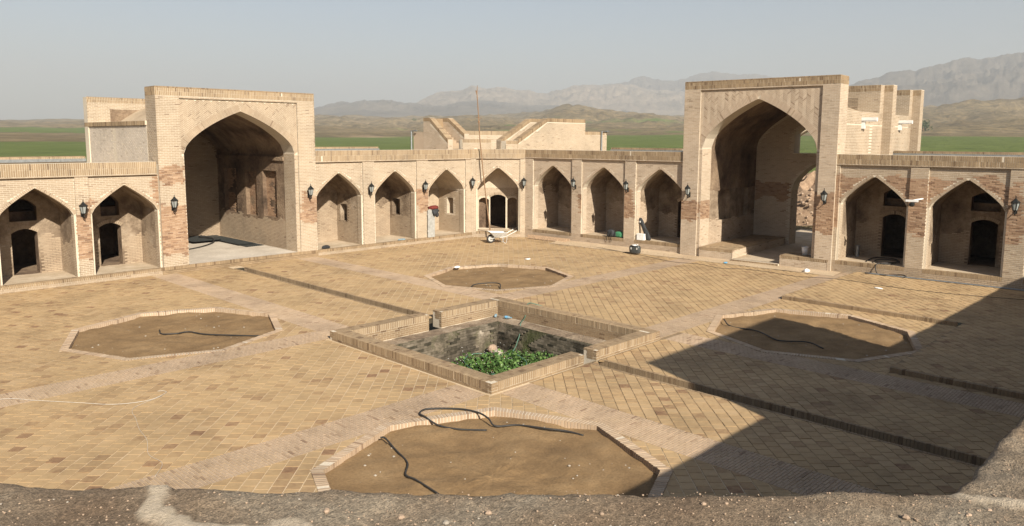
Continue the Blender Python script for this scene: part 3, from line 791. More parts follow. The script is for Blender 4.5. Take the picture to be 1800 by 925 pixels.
def bricks(mb, fr, d, s0, s1, z0, z1, inside=None, L=.215, H=.068, j=.018, dep=.006, old=None, dark=.04, skip=0.):
    r = 0; z = z0
    while z < z1-.02:
        zt = min(z+H, z1); a = s0-(r % 2)*L/2-random.uniform(0, .02)
        while a < s1:
            b0, b1 = max(a+j*.38, s0), min(a+L-j*.38, s1); a += L
            if b1-b0 < .02: continue
            if inside and not (inside(b0, z) and inside(b1, z) and inside(b0, zt) and inside(b1, zt)): continue
            o = old((b0+b1)/2, z) if old else 0.
            if o < 0: continue
            e = random.gauss(0, .0015) if o < .5 else random.uniform(-.012, .006)
            k_ = j/2 if o < .5 else .004
            mb.box(fr, b0-(j*.25 if o > .5 else 0), b1+(j*.25 if o > .5 else 0), d-dep+e, d+.03, z+k_, zt-k_, rnd_tone(dark if o < .5 else .3), o, back=False)
        z += H; r += 1
def soldiers(mb, fr, d, s0, s1, z0, z1, rows=2, w=.072, dep=.007):
    h = (z1-z0)/rows
    for r in range(rows):
        n = max(1, int(round((s1-s0)/w))); ww = (s1-s0)/n
        for i in range(n):
            mb.box(fr, s0+i*ww+.007, s0+(i+1)*ww-.007, d-dep+random.gauss(0, .0025), d+.03, z0+r*h+.004, z0+(r+1)*h-.004, rnd_tone(.18), back=False)
def arch_ring(mb, fr, d, sa, sb, tf, w=.2, dep=.02, step=.066, n=200, old=0.):
    pts = [(sa+(sb-sa)*i/n, tf(sa+(sb-sa)*i/n)) for i in range(n+1)]
    acc = 0; last = pts[0]; marks = [0]
    cum = [0]
    for p, q in zip(pts, pts[1:]): cum.append(cum[-1]+math.hypot(q[0]-p[0], q[1]-p[1]))
    m = int(cum[-1]/step)
    def at(t):
        t = max(0, min(cum[-1], t))
        for i in range(n):
            if cum[i+1] >= t:
                u = (t-cum[i])/max(1e-9, cum[i+1]-cum[i]); p, q = pts[i], pts[i+1]
                tx, tz = q[0]-p[0], q[1]-p[1]; l = math.hypot(tx, tz)
                return p[0]+tx*u, p[1]+tz*u, -tz/l, tx/l
        return (*pts[-1], 1, 0)
    c = (sa+sb)/2
    for i in range(m):
        t0, t1 = (i+.1)*cum[-1]/m, (i+.9)*cum[-1]/m
        a, b_ = at(t0), at(t1)
        q = [(a[0], a[1]), (b_[0], b_[1]), (b_[0]+b_[2]*w, b_[1]+b_[3]*w), (a[0]+a[2]*w, a[1]+a[3]*w)]
        if (a[0]-c)*(b_[0]-c) < 0: continue
        lim = lambda p, s: (min(p[0], c) if s < c else max(p[0], c), p[1])
        q = [lim(p, a[0]) for p in q]
        mb.hexa([fr.p(s, d+.02, z) for s, z in q], [fr.p(s, d-dep, z) for s, z in q], rnd_tone(.1), old)
def zigzag(mb, fr, d, s0, s1, z0, z1, inside, w=.17, h=.078, slope=.75, dep=.008):
    k = 0; s = s0; w = (s1-s0)/round((s1-s0)/w)
    while s < s1-.01:
        sgn = 1 if k % 2 == 0 else -1; z = z0-.2
        while z < z1+.2:
            za, zb = (z, z+slope*w) if sgn > 0 else (z+slope*w, z)
            c = [(s+.004, za+.009), (s+w-.004, zb+.009), (s+w-.004, zb+h-.009), (s+.004, za+h-.009)]
            if z > z0-.06 and all(inside(*p) for p in c): mb.hexa([fr.p(a, d+.02, b_) for a, b_ in c], [fr.p(a, d-dep+random.gauss(0, .002), b_) for a, b_ in c], rnd_tone(.12))
            z += h
        s += w; k += 1
def patchy(rects, seed=0):
    """rects of (s0,s1,z0,z1) with ragged edges where old brick shows"""
    def f(s, z):
        for a, b_, c, d in rects:
            n = fbm(s*1.8+seed, z*1.8, seed, 4)*.22
            if a+n < s < b_-n and c+n < z < d+n*1.4: return 1.
        return 0.
    return f

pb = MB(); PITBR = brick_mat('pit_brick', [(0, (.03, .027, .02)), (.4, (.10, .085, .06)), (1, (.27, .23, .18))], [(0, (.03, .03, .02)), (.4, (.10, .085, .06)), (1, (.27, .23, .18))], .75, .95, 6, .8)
for q_, L_, sd_ in ((Fr((px0, py1), e=(1, 0)), px1-px0, 1), (Fr((px1, py1), e=(0, -1)), py1-py0, 5)):
    bricks(pb, q_, -.012, 0, L_, ZB+.1, zl-.02, None, .26, .078, .012, .02, old=lambda s, z: 1. if fbm(s*1.1+sd_, z*1.4, sd_, 4) > -.12 else -1., dark=.3)
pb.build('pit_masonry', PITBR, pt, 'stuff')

def room_behind(fr, sa, sb, z0, z1, d0, dep, tf, parent, name='doorway'):
    """dark room seen through an opening: jambs, floor, walls, ceiling"""
    mb = MB(); intrados(mb, fr, sa, sb, z0, tf, d0, d0+.45, 1, n=10)
    mb.poly([fr.p(sa, d0, z0), fr.p(sb, d0, z0), fr.p(sb, d0+.45, z0), fr.p(sa, d0+.45, z0)])
    a, b_, c, e = sa-.7, sb+.7, d0+.45, d0+dep
    wall_open(mb, fr, c, a, b_, z0-.02, z1+.5, [(sa, sb, z0-.02, tf)])
    mb.poly([fr.p(a, c, z0-.02), fr.p(b_, c, z0-.02), fr.p(b_, e, z0-.02), fr.p(a, e, z0-.02)]); mb.poly([fr.p(a, c, z1+.5), fr.p(b_, c, z1+.5), fr.p(b_, e, z1+.5), fr.p(a, e, z1+.5)])
    mb.poly([fr.p(a, c, z0-.02), fr.p(a, e, z0-.02), fr.p(a, e, z1+.5), fr.p(a, c, z1+.5)]); mb.poly([fr.p(b_, c, z0-.02), fr.p(b_, e, z0-.02), fr.p(b_, e, z1+.5), fr.p(b_, c, z1+.5)])
    mb.poly([fr.p(a, e, z0-.02), fr.p(b_, e, z0-.02), fr.p(b_, e, z1+.5), fr.p(a, e, z1+.5)])
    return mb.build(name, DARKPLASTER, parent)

def niche(t, fr, c, hw, z0, zs, za, d0, D, bw, door=None, window=None, lowbrick=1.45, seed=0, plaster=PLASTER, old=None, sidebrick=None, recess=None, lrecess=None, sides=()):
    """arched recess: vault, side walls faced with brick below, back wall with doorway; bw = brick MB"""
    tf = pointed(c, hw, zs, za); ti = pointed(c, hw+.0, zs, za)
    va = MB(); intrados(va, fr, c-hw, c+hw, z0, tf, d0, d0+.32, 1, n=24); va.build('arch_soffit', MORTAR, t)
    v2 = MB(); intrados(v2, fr, c-hw-.02, c+hw+.02, z0, pointed(c, hw+.02, zs, za+.05), d0+.32, D, 8, .045, 24, seed, zjamb=zs-.03); nv = v2.build('niche_vault', plaster, t, smooth=True)
    lf = fr.sub(c-hw-.02, 0, 1); rf = fr.sub(c+hw+.02, D, -1); rops = []; lops = []
    if recess: rops.append((recess[0], recess[0]+recess[1], recess[2], segmental(recess[0]+recess[1]/2, recess[1]/2, recess[3], recess[4] if len(recess) > 4 else .02)))
    for q, oo, e0, e1 in ((lf, lops, d0+.32, D+.02), (rf, rops, -.02, D-d0-.32)):
        sw = MB(); wall_open(sw, q, 0, e0, e1, z0-.02, zs, oo)
        for o in oo:
            intrados(sw, q, *o, 0, .4, 1, n=8); sw.poly([q.p(o[0], 0, o[2]), q.p(o[1], 0, o[2]), q.p(o[1], .4, o[2]), q.p(o[0], .4, o[2])]); sw.poly([q.p(o[0], .4, o[2]), q.p(o[1], .4, o[2]), q.p(o[1], .4, o[3]((o[0]+o[1])/2)), q.p(o[0], .4, o[3]((o[0]+o[1])/2))])
        sw.build('side_wall', plaster, nv)
    ops = []; holes = []
    if door: ops.append((door[0]-door[1], door[0]+door[1], z0+.02, segmental(door[0], door[1], z0+door[2], .16)))
    if window: ops.append((window[0]-window[1], window[0]+window[1], window[2], segmental(window[0], window[1], window[3], window[4])))
    for sc_, sh_, sz_ in sides: ops.append((sc_-sh_, sc_+sh_, z0+.02, segmental(sc_, sh_, z0+sz_, .14)))
    bk = MB(); wall_open(bk, fr, D, c-hw-.08, c+hw+.08, z0-.02, za+.1, ops); b_ = bk.build('back_wall', plaster, nv)
    for o in (ops[-len(sides):] if sides else []):
        sd_ = MB(); intrados(sd_, fr, *o, D, D+.6, 1, n=8); sd_.poly([fr.p(o[0], D+.6, z0), fr.p(o[1], D+.6, z0), fr.p(o[1], D+.6, z0+2.1), fr.p(o[0], D+.6, z0+2.1)]); sd_.poly([fr.p(o[0], D, z0+.02), fr.p(o[1], D, z0+.02), fr.p(o[1], D+.6, z0+.02), fr.p(o[0], D+.6, z0+.02)]); sd_.build('blind_niche', PALEPLASTER, t)
    if door: room_behind(fr, *ops[0][:2], z0+.02, z0+door[2]+.3, D, 3.2, ops[0][3], t)
    if window: room_behind(fr, *ops[1][:2], window[2], window[3]+.2, D, 1.6, ops[1][3], t, 'window_opening')
    fl = MB(); fl.poly([fr.p(c-hw-.1, d0+.02, z0), fr.p(c+hw+.1, d0+.02, z0), fr.p(c+hw+.1, D, z0), fr.p(c-hw-.1, D, z0)]); fl.build('niche_floor', FLOORDIRT, t)
    # brick facing: jambs up to the spring, lower back wall
    rag = lambda h, s_: (lambda a, z: 0. if z < h+fbm(a*1.1+s_, z*.7, s_, 4)*.55 else -1.)
    h1, h2 = (sidebrick or (lowbrick, lowbrick))
    hit = lambda oo: (lambda s, z: not any(o[0]-.01 < s < o[1]+.01 and o[2]-.01 < z < o[3](s)+.01 for o in oo))
    l2 = fr.sub(c-hw, 0, 1); q2 = fr.sub(c+hw, D, -1)
    bricks(bw, l2, .0, d0+.02, d0+.34, z0, zs-.05); bricks(bw, q2, .0, D-d0-.34, D-d0-.02, z0, zs-.05)
    bricks(bw, lf, .0, d0+.34, D-.02, z0, zs, hit(lops), old=rag(z0+h1, seed)); bricks(bw, rf, .0, .02, D-d0-.34, z0, zs, hit(rops), old=rag(z0+h2, seed+3))
    def ins(s, z): return not any(o[0]-.02 < s < o[1]+.02 and o[2]-.05 < z < o[3](s)+.02 for o in ops)
    bricks(bw, fr, D, c-hw, c+hw, z0, zs, ins, old=rag(z0+lowbrick, seed+7))
    if door: arch_ring(bw, fr, D, ops[0][0], ops[0][1], ops[0][3], .14)
    return tf

def wing(name, label, fr, s0, s1, cs, z0, zs, za, zp, zt, D, group, old=None, bays=None, plat=-.1, hw=1.27, ph=1.35, wallmat=None, capd=.42, zbase=0., bm=None):
    t = thing(name, label, 'arcade', fr.p((s0+s1)/2, .5, 0), group)
    bm = bm or BR
    w = MB(); bw = MB(); so = MB()
    edges = []
    cur = s0
    for c in cs: edges.append((cur, c-ph)); cur = c+ph
    edges.append((cur, s1))
    pd = .07
    for a, b_ in edges:
        if b_-a > .01:
            w.box(fr, a, b_, 0, .5, z0-.02, zp); bricks(bw, fr, 0, a, b_, z0 if plat < 0 else zbase, zp, old=old)
            for e, tn in ((a, -1), (b_, 1)): pass
    for k, c in enumerate(cs):
        tf = pointed(c, hw, zs, za)
        wall_open(w, fr, pd, c-ph, c+ph, z0, zp, [(c-hw, c+hw, z0, tf)])
        bricks(bw, fr, pd, c-ph, c+ph, z0, zp, lambda s, z: abs(s-c) > hw or z > tf(s)+.03, old=old)
        arch_ring(bw, fr, pd, c-hw, c+hw, tf, .11, .009, old=0 if not old else old(c, za+.1))
        b = bays[k] if bays else {}
        niche(t, fr, c, hw, z0, zs, za, pd, D, bw, seed=k*5+s0, **b)
    w.box(fr, s0, s1, -.02, capd, zp, zt-.0, back=True)
    soldiers(so, fr, -.02, s0, s1, zp+.05, zt, 2); bricks(bw, fr, -.035, s0, s1, zp, zp+.055, H=.05)
    # platform / step
    w.box(fr, s0, s1, plat+.012, .1, zbase-.15, z0-.012)
    hs = .13 if z0-zbase < .35 else .16
    for k, (a, b_) in enumerate(zip(edges, edges[1:]) if plat >= 0 else [((0, s0), (s1, 0))]):
        soldiers(so, fr, plat, a[1], b_[0], z0-hs, z0+.004, 1); bricks(bw, fr, plat, a[1], b_[0], zbase, z0-hs)
        n = int((b_[0]-a[1])/.07)
        for i in range(n):
            u = a[1]+(b_[0]-a[1])*i/n; so.box(fr, u+.004, u+(b_[0]-a[1])/n-.004, plat+.012, plat+.2, z0-.05, z0+.006, rnd_tone(.15))
    w.build('wall', wallmat or MORTAR, t); bw.build('brickwork', bm, t, 'stuff'); so.build('parapet_bricks', SOLD, t, 'stuff')
    rf = MB(); rf.box(fr, s0, s1, capd, 8.8, zt-.6, zt-.3); rf.build('roof', ROOFMUD, t)
    # outer parapet at the back of the roof, with a grey metal drain along it
    op = MB(); op.box(fr, s0, s1, 8.8, 9.2, -.5, zt+.02); op.build('outer_wall', MORTAR, t)
    os_ = MB(); soldiers(os_, fr, 8.8, s0, s1, zt-.12, zt+.05, 1, .075); n = int((s1-s0)/.075)
    for i in range(n): u = s0+(s1-s0)*i/n; os_.box(fr, u+.004, u+(s1-s0)/n-.004, 8.8, 9.2, zt, zt+.055, rnd_tone(.2))
    os_.build('outer_parapet_bricks', SOLD, t, 'stuff')
    dr = MB(); dr.box(fr, s0, s1, 8.68, 8.785, zt-.2, zt-.06); dr.build('metal_flashing', GALV, t)
    return t
G_W = 'brick arcades around the court'
dd = lambda c, **k: dict(door=(c-.1, .47, 1.62), **k)
oldL = patchy([(-6.35, -5.75, .95, 2.6), (-3.45, -3.2, .5, 4.0), (-6.0, -5.4, 2.3, 3.1)], 1)
wing('arcade', 'brick arcade at the left edge, left of the left portal', FL, -13.0, -3.3, [-10.67, -7.6, -4.53], .27, 2.65, 3.72, 4.08, 4.6, 2.0, G_W, oldL,
     [dict(), dict(door=(-7.6, .44, 1.62), window=(-7.6, .46, 2.35, 2.9, .3), sidebrick=(1.1, 1.2), lowbrick=1.15), dict(door=(-4.53, .42, 1.62), window=(-4.5, .36, 2.35, 2.9, .3), sidebrick=(1.1, 1.0), lowbrick=1.1)], hw=1.22, ph=1.3)
oldL2 = patchy([(10.0, 10.75, 1.65, 2.9)], 2)
wing('arcade', 'three-arch brick arcade between the left portal and the corner bay', FL, 3.9, 13.85, [5.25, 8.62, 12.1], .27, 2.75, 3.92, 4.42, 4.98, 2.3, G_W, oldL2,
     [dict(door=(4.85, .5, 1.62), lowbrick=1.7, sidebrick=(1.6, 2.1), recess=(.3, .6, 1.35, 2.2)), dict(door=(8.15, .5, 1.62), lowbrick=1.6, sidebrick=(1.6, 1.1), recess=(.2, .7, 1.45, 2.3)), dict(lowbrick=2.4, sidebrick=(2.4, 2.4), recess=(.75, .55, 1.3, 2.2), plaster=PALEPLASTER)])
# corner bay
wing('corner_bay', 'narrow corner bay with three inner doorways behind the wheelbarrow', FC, 0, CL, [CL/2], .33, 2.75, 3.98, 4.45, 4.99, 1.3, G_W, None,
     [dict(door=(CL/2+.02, .45, 1.85), lowbrick=2.6, sidebrick=(2.6, 2.6), plaster=PALEPLASTER, sides=[(CL/2-.8, .29, 1.7), (CL/2+.86, .29, 1.7)])], plat=0., hw=1.17, ph=1.24)
oldR = patchy([(6.3, 7.1, 1.5, 2.95), (3.7, 4.15, 1.6, 2.6)], 3)
wing('arcade', 'three-arch brick arcade between the corner bay and the right portal', FR, 0, 9.88, [1.9, 5.22, 8.55], .5, 3.0, 4.15, 4.5, 4.98, 2.3, G_W, oldR,
     [dict(lowbrick=1.4, sidebrick=(2.2, 2.4), plaster=PLASTER), dict(lowbrick=1.4, sidebrick=(1.9, 1.5)), dict(door=(8.9, .5, 1.85), lowbrick=1.2, sidebrick=(1.6, 1.4))], plat=0., bm=PALE)
oldR2 = patchy([(16.9, 17.6, 2.0, 4.0), (19.1, 20.75, 1.75, 4.05), (22.4, 23.7, 1.75, 3.95), (20.3, 22.9, 3.2, 4.1), (17.0, 19.7, 3.5, 4.0)], 4)
wing('arcade', 'brick arcade at the right edge with reddish eroded arches', FR, 16.95, 29.6, [18.45, 21.8, 25.15, 28.4], .5, 2.95, 4.12, 4.55, 5.0, 2.4, G_W, oldR2,
     [dict(door=(18.75, .47, 1.75), window=(18.75, .5, 2.75, 3.3, .2), lowbrick=1.7, sidebrick=(1.0, 1.9)), dict(door=(22.1, .47, 1.75), window=(22.1, .52, 2.75, 3.3, .2), lowbrick=1.5, sidebrick=(.9, 1.5)), dict(), dict()], plat=0., zbase=.0)

# ------------------------------------------------------------------ the two big portals
def portal(name, label, fr, s0, s1, sa, sb, z0, zs, za, a_, top, pa, pb, ptop, depth, old, bm, zside, rear, bsold=.33):
    t = thing(name, label, 'portal', fr.p((s0+s1)/2, .5, 0), 'tall vaulted portals')
    w = MB(); bw = MB(); so = MB(); d0, dp, th = -.1, -.03, .95
    tf = pointed((sa+sb)/2, (sb-sa)/2, zs, za, a_)
    w.box(fr, s0, pa, d0, th, 0, top-.01); w.box(fr, pb, s1, d0, th, 0, top-.01); w.box(fr, pa, pb, d0, th, ptop, top-.01)
    wall_open(w, fr, dp, pa, pb, 0, ptop, [(sa, sb, 0, tf)], .1); wall_open(w, fr, th-.02, pa, pb, zside-.5, ptop, [(sa, sb, zside-.5, tf)], .1)
    bricks(bw, fr, d0, s0, pa, 0, top-bsold, old=old); bricks(bw, fr, d0, pb, s1, 0, top-bsold, old=old); bricks(bw, fr, d0, pa, pb, ptop, top-bsold)
    bricks(bw, fr, dp, pa, sa, 0, zs-.1, lambda s, z: True, old=old); bricks(bw, fr, dp, sb, pb, 0, zs-.1, old=old)
    ring = .3
    zigzag(bw, fr, dp, pa, pb, zs-.05, ptop, lambda s, z: z < ptop+.1 and (s <= sa or s >= sb or z > tf(s)+.02))
    arch_ring(bw, fr, dp, sa, sb, tf, ring, .016)
    soldiers(so, fr, d0, s0, s1, top-bsold, top, 2)
    for sfr, L0, L1 in ((fr.sub(s0, 0, 1), 0, 0), (fr.sub(s1, th, -1), 0, 0)): pass
    ls = Fr(fr.p(s0, th, 0), e=-fr.n); bricks(bw, ls, 0, 0, th-d0, zside-1.7, top-bsold); soldiers(so, ls, 0, 0, th-d0, top-bsold, top, 2)
    rs = Fr(fr.p(s1, d0, 0), e=fr.n); bricks(bw, rs, 0, 0, th-d0, zside-1.7, top-bsold); soldiers(so, rs, 0, 0, th-d0, top-bsold, top, 2)
    # jambs and vault
    v1 = MB(); intrados(v1, fr, sa, sb, 0, tf, dp, .95, 1, n=36); v1.build('arch_soffit', MORTAR, t)
    jl = fr.sub(sa, 0, 1); jr = fr.sub(sb, depth, -1)
    bricks(bw, jl, 0, dp+.02, .95, z0, zs-.05, old=old and (lambda d, z: old(sa-.3, z))); bricks(bw, jr, 0, depth-.95, depth-dp-.02, z0, zs-.05)
    # crowning cap
    n = int((s1-s0)/.07)
    for i in range(n): u = s0+(s1-s0)*i/n; so.box(fr, u+.004, u+(s1-s0)/n-.004, d0-.012, th, top-.02, top+.03, rnd_tone(.2))
    w.build('wall', MORTAR, t); bw.build('brickwork', bm, t, 'stuff'); so.build('parapet_bricks', SOLD, t, 'stuff')
    return t, tf
oldIL = patchy([(-3.4, -2.1, .7, 2.75), (-3.2, -2.2, 3.7, 4.4), (3.1, 4.0, 1.55, 2.95)], 6)
tL, tfL = portal('portal', 'tall sunlit brick portal with dark vaulted hall, on the left', FL, -3.24, 3.9, -2.18, 2.85, .3, 4.9, 6.7, .5, 7.58, -2.3, 3.02, 7.16, 8.05, oldIL, BR, 6.2, 8.0)
# left hall: vault, walls, floor
DL = 8.05
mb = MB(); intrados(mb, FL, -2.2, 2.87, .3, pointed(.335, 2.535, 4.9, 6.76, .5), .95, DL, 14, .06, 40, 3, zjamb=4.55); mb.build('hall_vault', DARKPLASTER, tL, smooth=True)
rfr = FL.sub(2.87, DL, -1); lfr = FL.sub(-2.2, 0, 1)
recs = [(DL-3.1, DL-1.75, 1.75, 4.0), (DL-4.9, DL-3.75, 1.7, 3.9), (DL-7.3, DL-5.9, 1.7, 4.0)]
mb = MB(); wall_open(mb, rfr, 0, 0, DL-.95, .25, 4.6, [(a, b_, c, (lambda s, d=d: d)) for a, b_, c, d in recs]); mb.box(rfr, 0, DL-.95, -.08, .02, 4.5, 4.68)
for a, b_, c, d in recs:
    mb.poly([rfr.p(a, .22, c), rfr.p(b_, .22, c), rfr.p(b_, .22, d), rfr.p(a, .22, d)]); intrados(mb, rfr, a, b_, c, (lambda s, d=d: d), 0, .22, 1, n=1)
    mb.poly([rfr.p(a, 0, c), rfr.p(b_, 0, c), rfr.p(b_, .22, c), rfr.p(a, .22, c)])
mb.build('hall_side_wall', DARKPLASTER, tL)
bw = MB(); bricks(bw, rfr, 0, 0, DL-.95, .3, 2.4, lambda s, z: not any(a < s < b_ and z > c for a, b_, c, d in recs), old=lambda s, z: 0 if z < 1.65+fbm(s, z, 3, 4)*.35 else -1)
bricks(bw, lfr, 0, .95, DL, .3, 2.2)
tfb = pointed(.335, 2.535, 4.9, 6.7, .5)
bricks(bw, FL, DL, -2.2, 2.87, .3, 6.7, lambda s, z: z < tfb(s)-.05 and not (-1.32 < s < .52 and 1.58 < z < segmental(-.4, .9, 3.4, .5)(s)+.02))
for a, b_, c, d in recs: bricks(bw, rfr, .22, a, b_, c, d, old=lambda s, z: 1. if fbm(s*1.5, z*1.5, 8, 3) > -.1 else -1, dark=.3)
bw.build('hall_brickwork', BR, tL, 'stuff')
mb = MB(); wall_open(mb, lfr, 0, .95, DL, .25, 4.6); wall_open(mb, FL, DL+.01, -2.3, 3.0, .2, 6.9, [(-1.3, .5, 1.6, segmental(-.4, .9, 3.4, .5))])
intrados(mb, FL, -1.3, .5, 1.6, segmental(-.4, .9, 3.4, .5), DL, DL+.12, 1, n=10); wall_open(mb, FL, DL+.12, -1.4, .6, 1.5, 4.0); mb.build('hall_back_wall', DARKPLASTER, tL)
mb = MB(); mb.poly([FL.p(-2.2, -.12, .3), FL.p(2.87, -.12, .3), FL.p(2.87, DL, .3), FL.p(-2.2, DL, .3)]); mb.build('hall_floor', CONC, tL)
stp = MB(); soldiers(stp, FL, -.14, -2.2, 2.87, .16, .305, 1); bricks(stp, FL, -.14, -3.3, 3.9, 0, .16)
soldiers(stp, FL, -.14, -3.3, -2.2, .16, .29, 1); soldiers(stp, FL, -.14, 2.87, 3.9, .16, .29, 1); stp.box(FL, -3.3, 3.9, -.13, -.02, -.1, .28); stp.build('step_bricks', SOLD, tL, 'stuff')
# outside of the left hall above the roofs
ex = MB(); bw = MB(); so = MB()
lo = Fr(FL.p(-3.25, 8.6, 0), e=-FL.n); pw_ = MB()
ex.box(FL, -3.25, -2.4, .9, 8.6, 3.9, 6.05); ex.box(FL, 3.0, 3.85, .9, 8.6, 4.3, 6.05); bricks(pw_, lo, 0, 0, 7.65, 4.3, 6.05, lambda s, z: not 3.75 < s < 3.95, dep=.003, j=.012)
ex.box(FL, -3.3, -2.3, .9, 8.6, 6.07, 6.25); ex.box(FL, 3.0, 3.9, .9, 8.6, 6.07, 6.25)
soldiers(so, lo, -.05, 0, 7.65, 6.06, 6.25, 1)
ex.box(FL, -3.3, 3.9, 8.1, 8.6, 4.0, 7.45); bricks(bw, FL, 8.1, -3.3, 3.9, 6.25, 7.2); soldiers(so, FL, 8.1, -3.3, 3.9, 7.2, 7.47, 2)
pw_.build('side_brickwork', WHITEBR, tL, 'stuff'); ex.build('hall_outer_wall', MORTAR, tL); bw.build('outer_brickwork', BR, tL, 'stuff'); so.build('cornice_bricks', SOLD, tL, 'stuff')
mb = MB(); L = []
for k in range(9):
    d = .9+7.2*k/8
    L.append([FL.p(-2.6+5.8*i/24, d, 6.2+1.05*(max(0, 1-(abs(-2.6+5.8*i/24-.3)/2.35)**1.7))+.02*fbm(i*.3, d, 0, 3)) for i in range(25)])
mb.loops(L, False); mb.build('hall_roof', ROOFMUD, tL, smooth=True)

oldIR = patchy([(15.95, 17.1, 1.6, 3.3), (9.75, 10.7, 1.75, 2.6)], 8)
tR, tfR = portal('portal', 'tall brick portal with zigzag spandrels and an open rear doorway, on the right', FR, 9.85, 16.95, 10.8, 16.1, .1, 5.2, 7.4, .5, 8.25, 10.66, 16.24, 7.86, 6.4, oldIR, PALE, 6.6, 0)
DR = 6.4
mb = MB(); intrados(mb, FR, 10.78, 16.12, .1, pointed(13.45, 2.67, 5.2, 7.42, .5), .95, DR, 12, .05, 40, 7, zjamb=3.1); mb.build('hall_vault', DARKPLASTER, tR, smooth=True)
jl = FR.sub(10.78, 0, 1); jr = FR.sub(16.12, DR, -1)
bw = MB()
recR = [(1.9, 3.2, 1.6, 3.7), (4.2, 5.5, 1.6, 3.7)]
mb = MB(); wall_open(mb, jl, 0, .95, DR, .05, 3.12, [(a, b_, c, (lambda s, d=d: min(d, 3.1))) for a, b_, c, d in recR]); 
for a, b_, c, d in recR:
    d = 3.1; mb.poly([jl.p(a, .2, c), jl.p(b_, .2, c), jl.p(b_, .2, d), jl.p(a, .2, d)]); intrados(mb, jl, a, b_, c, (lambda s, d=d: d), 0, .2, 1, n=1); mb.poly([jl.p(a, 0, c), jl.p(b_, 0, c), jl.p(b_, .2, c), jl.p(a, .2, c)])
mb.build('hall_side_wall', PLASTER, tR)
bricks(bw, jl, 0, .95, DR, .1, 3.0, lambda s, z: not any(a < s < b_ and z > c for a, b_, c, d in recR), old=lambda s, z: 0 if z < 1.75+fbm(s, z, 3, 4)*.45 else -1)
dR = (12.75, 15.05); tdR = pointed(13.9, 1.15, 2.95, 4.35, .4); wR = (12.75, 14.3); twR = segmental(13.52, .78, 5.9, .4)
ops = [(*dR, .05, tdR), (*wR, 4.9, twR)]
mb = MB(); wall_open(mb, FR, DR, 10.7, 16.2, 0, 7.6, ops, .1); wall_open(mb, FR, DR+.9, 10.7, 16.2, 0, 6.9, ops, .1); intrados(mb, FR, *dR, .05, tdR, DR, DR+.9, 1, n=20); intrados(mb, FR, *wR, 4.9, twR, DR, DR+.9, 1, n=10)
mb.poly([FR.p(10.7, DR, 6.9), FR.p(16.2, DR, 6.9), FR.p(16.2, DR+.9, 6.9), FR.p(10.7, DR+.9, 6.9)]); mb.poly([FR.p(wR[0], DR, 4.9), FR.p(wR[1], DR, 4.9), FR.p(wR[1], DR+.9, 4.9), FR.p(wR[0], DR+.9, 4.9)]); wall_open(mb, jr, 0, 0, DR-.95, .05, 3.12); mb.build('hall_back_wall', MORTAR, tR)
tfi = pointed(13.45, 2.67, 5.2, 7.42, .5)
bricks(bw, FR, DR, 10.8, 16.1, .1, 7.3, lambda s, z: z < tfi(s)-.02 and not any(o[0]-.03 < s < o[1]+.03 and o[2]-.03 < z < o[3](s)+.03 for o in ops), old=lambda s, z: 1. if 2.4+fbm(s, 2, 5, 3)*.4 < z < 3.35+fbm(s, 5, 5, 3)*.3 and s < 12.7 else 0.)
dj = Fr(FR.p(dR[0], DR, 0), e=FR.n); bricks(bw, dj, 0, 0, .9, .1, 3.3); bricks(bw, jr, 0, 0, DR-.95, .1, 4.6)
bw.build('hall_brickwork', PALE, tR, 'stuff')
mb = MB(); mb.poly([FR.p(10.7, -.05, .1), FR.p(16.2, -.05, .1), FR.p(16.2, 14, .1), FR.p(10.7, 14, .1)]); mb.build('hall_floor', FLOORDIRT, tR)
# benches left and right of the way in
bn = MB(); bs = MB(); bb = MB()
def bench(a, b_, d0, d1, zt):
    bn.box(FR, a+.012, b_-.012, d0+.012, d1, 0, zt-.01); bricks(bb, FR, d0+.012, a, b_, 0, zt-.15); soldiers(bs, FR, d0+.012, a, b_, zt-.15, zt, 1)
    q = FR.sub(b_, d1, -1); q = Fr(FR.p(b_-.012, d0, 0), e=FR.n); bricks(bb, q, 0, 0, d1-d0, 0, zt); q2 = Fr(FR.p(a+.012, d1, 0), e=-FR.n); bricks(bb, q2, 0, 0, d1-d0, 0, zt)
    n = int((b_-a)/.12)
    for i in range(n):
        m2 = int((d1-d0)/.22)
        for k in range(m2): bs.box(FR, a+(b_-a)*i/n+.004, a+(b_-a)*(i+1)/n-.004, d0+(d1-d0)*k/m2+.004, d0+(d1-d0)*(k+1)/m2-.004, zt-.03, zt+random.gauss(0, .003), rnd_tone(.1))
bench(10.85, 12.55, -.12, 6.35, .5); bench(14.75, 16.85, -.12, 1.1, .5)
bn.build('bench', MORTAR, tR); bb.build('bench_brickwork', PALE, tR, 'stuff'); bs.build('bench_top_bricks', SOLD, tR, 'stuff')
ds = MB(); ds.box(FR, 12.55, 14.75, -.25, .02, 0, .1); ds.build('door_sill', PALEPLASTER, tR); ss = MB(); soldiers(ss, FR, -.25, 12.55, 14.75, 0.01, .1, 1); ss.build('sill_bricks', SOLD, tR, 'stuff')
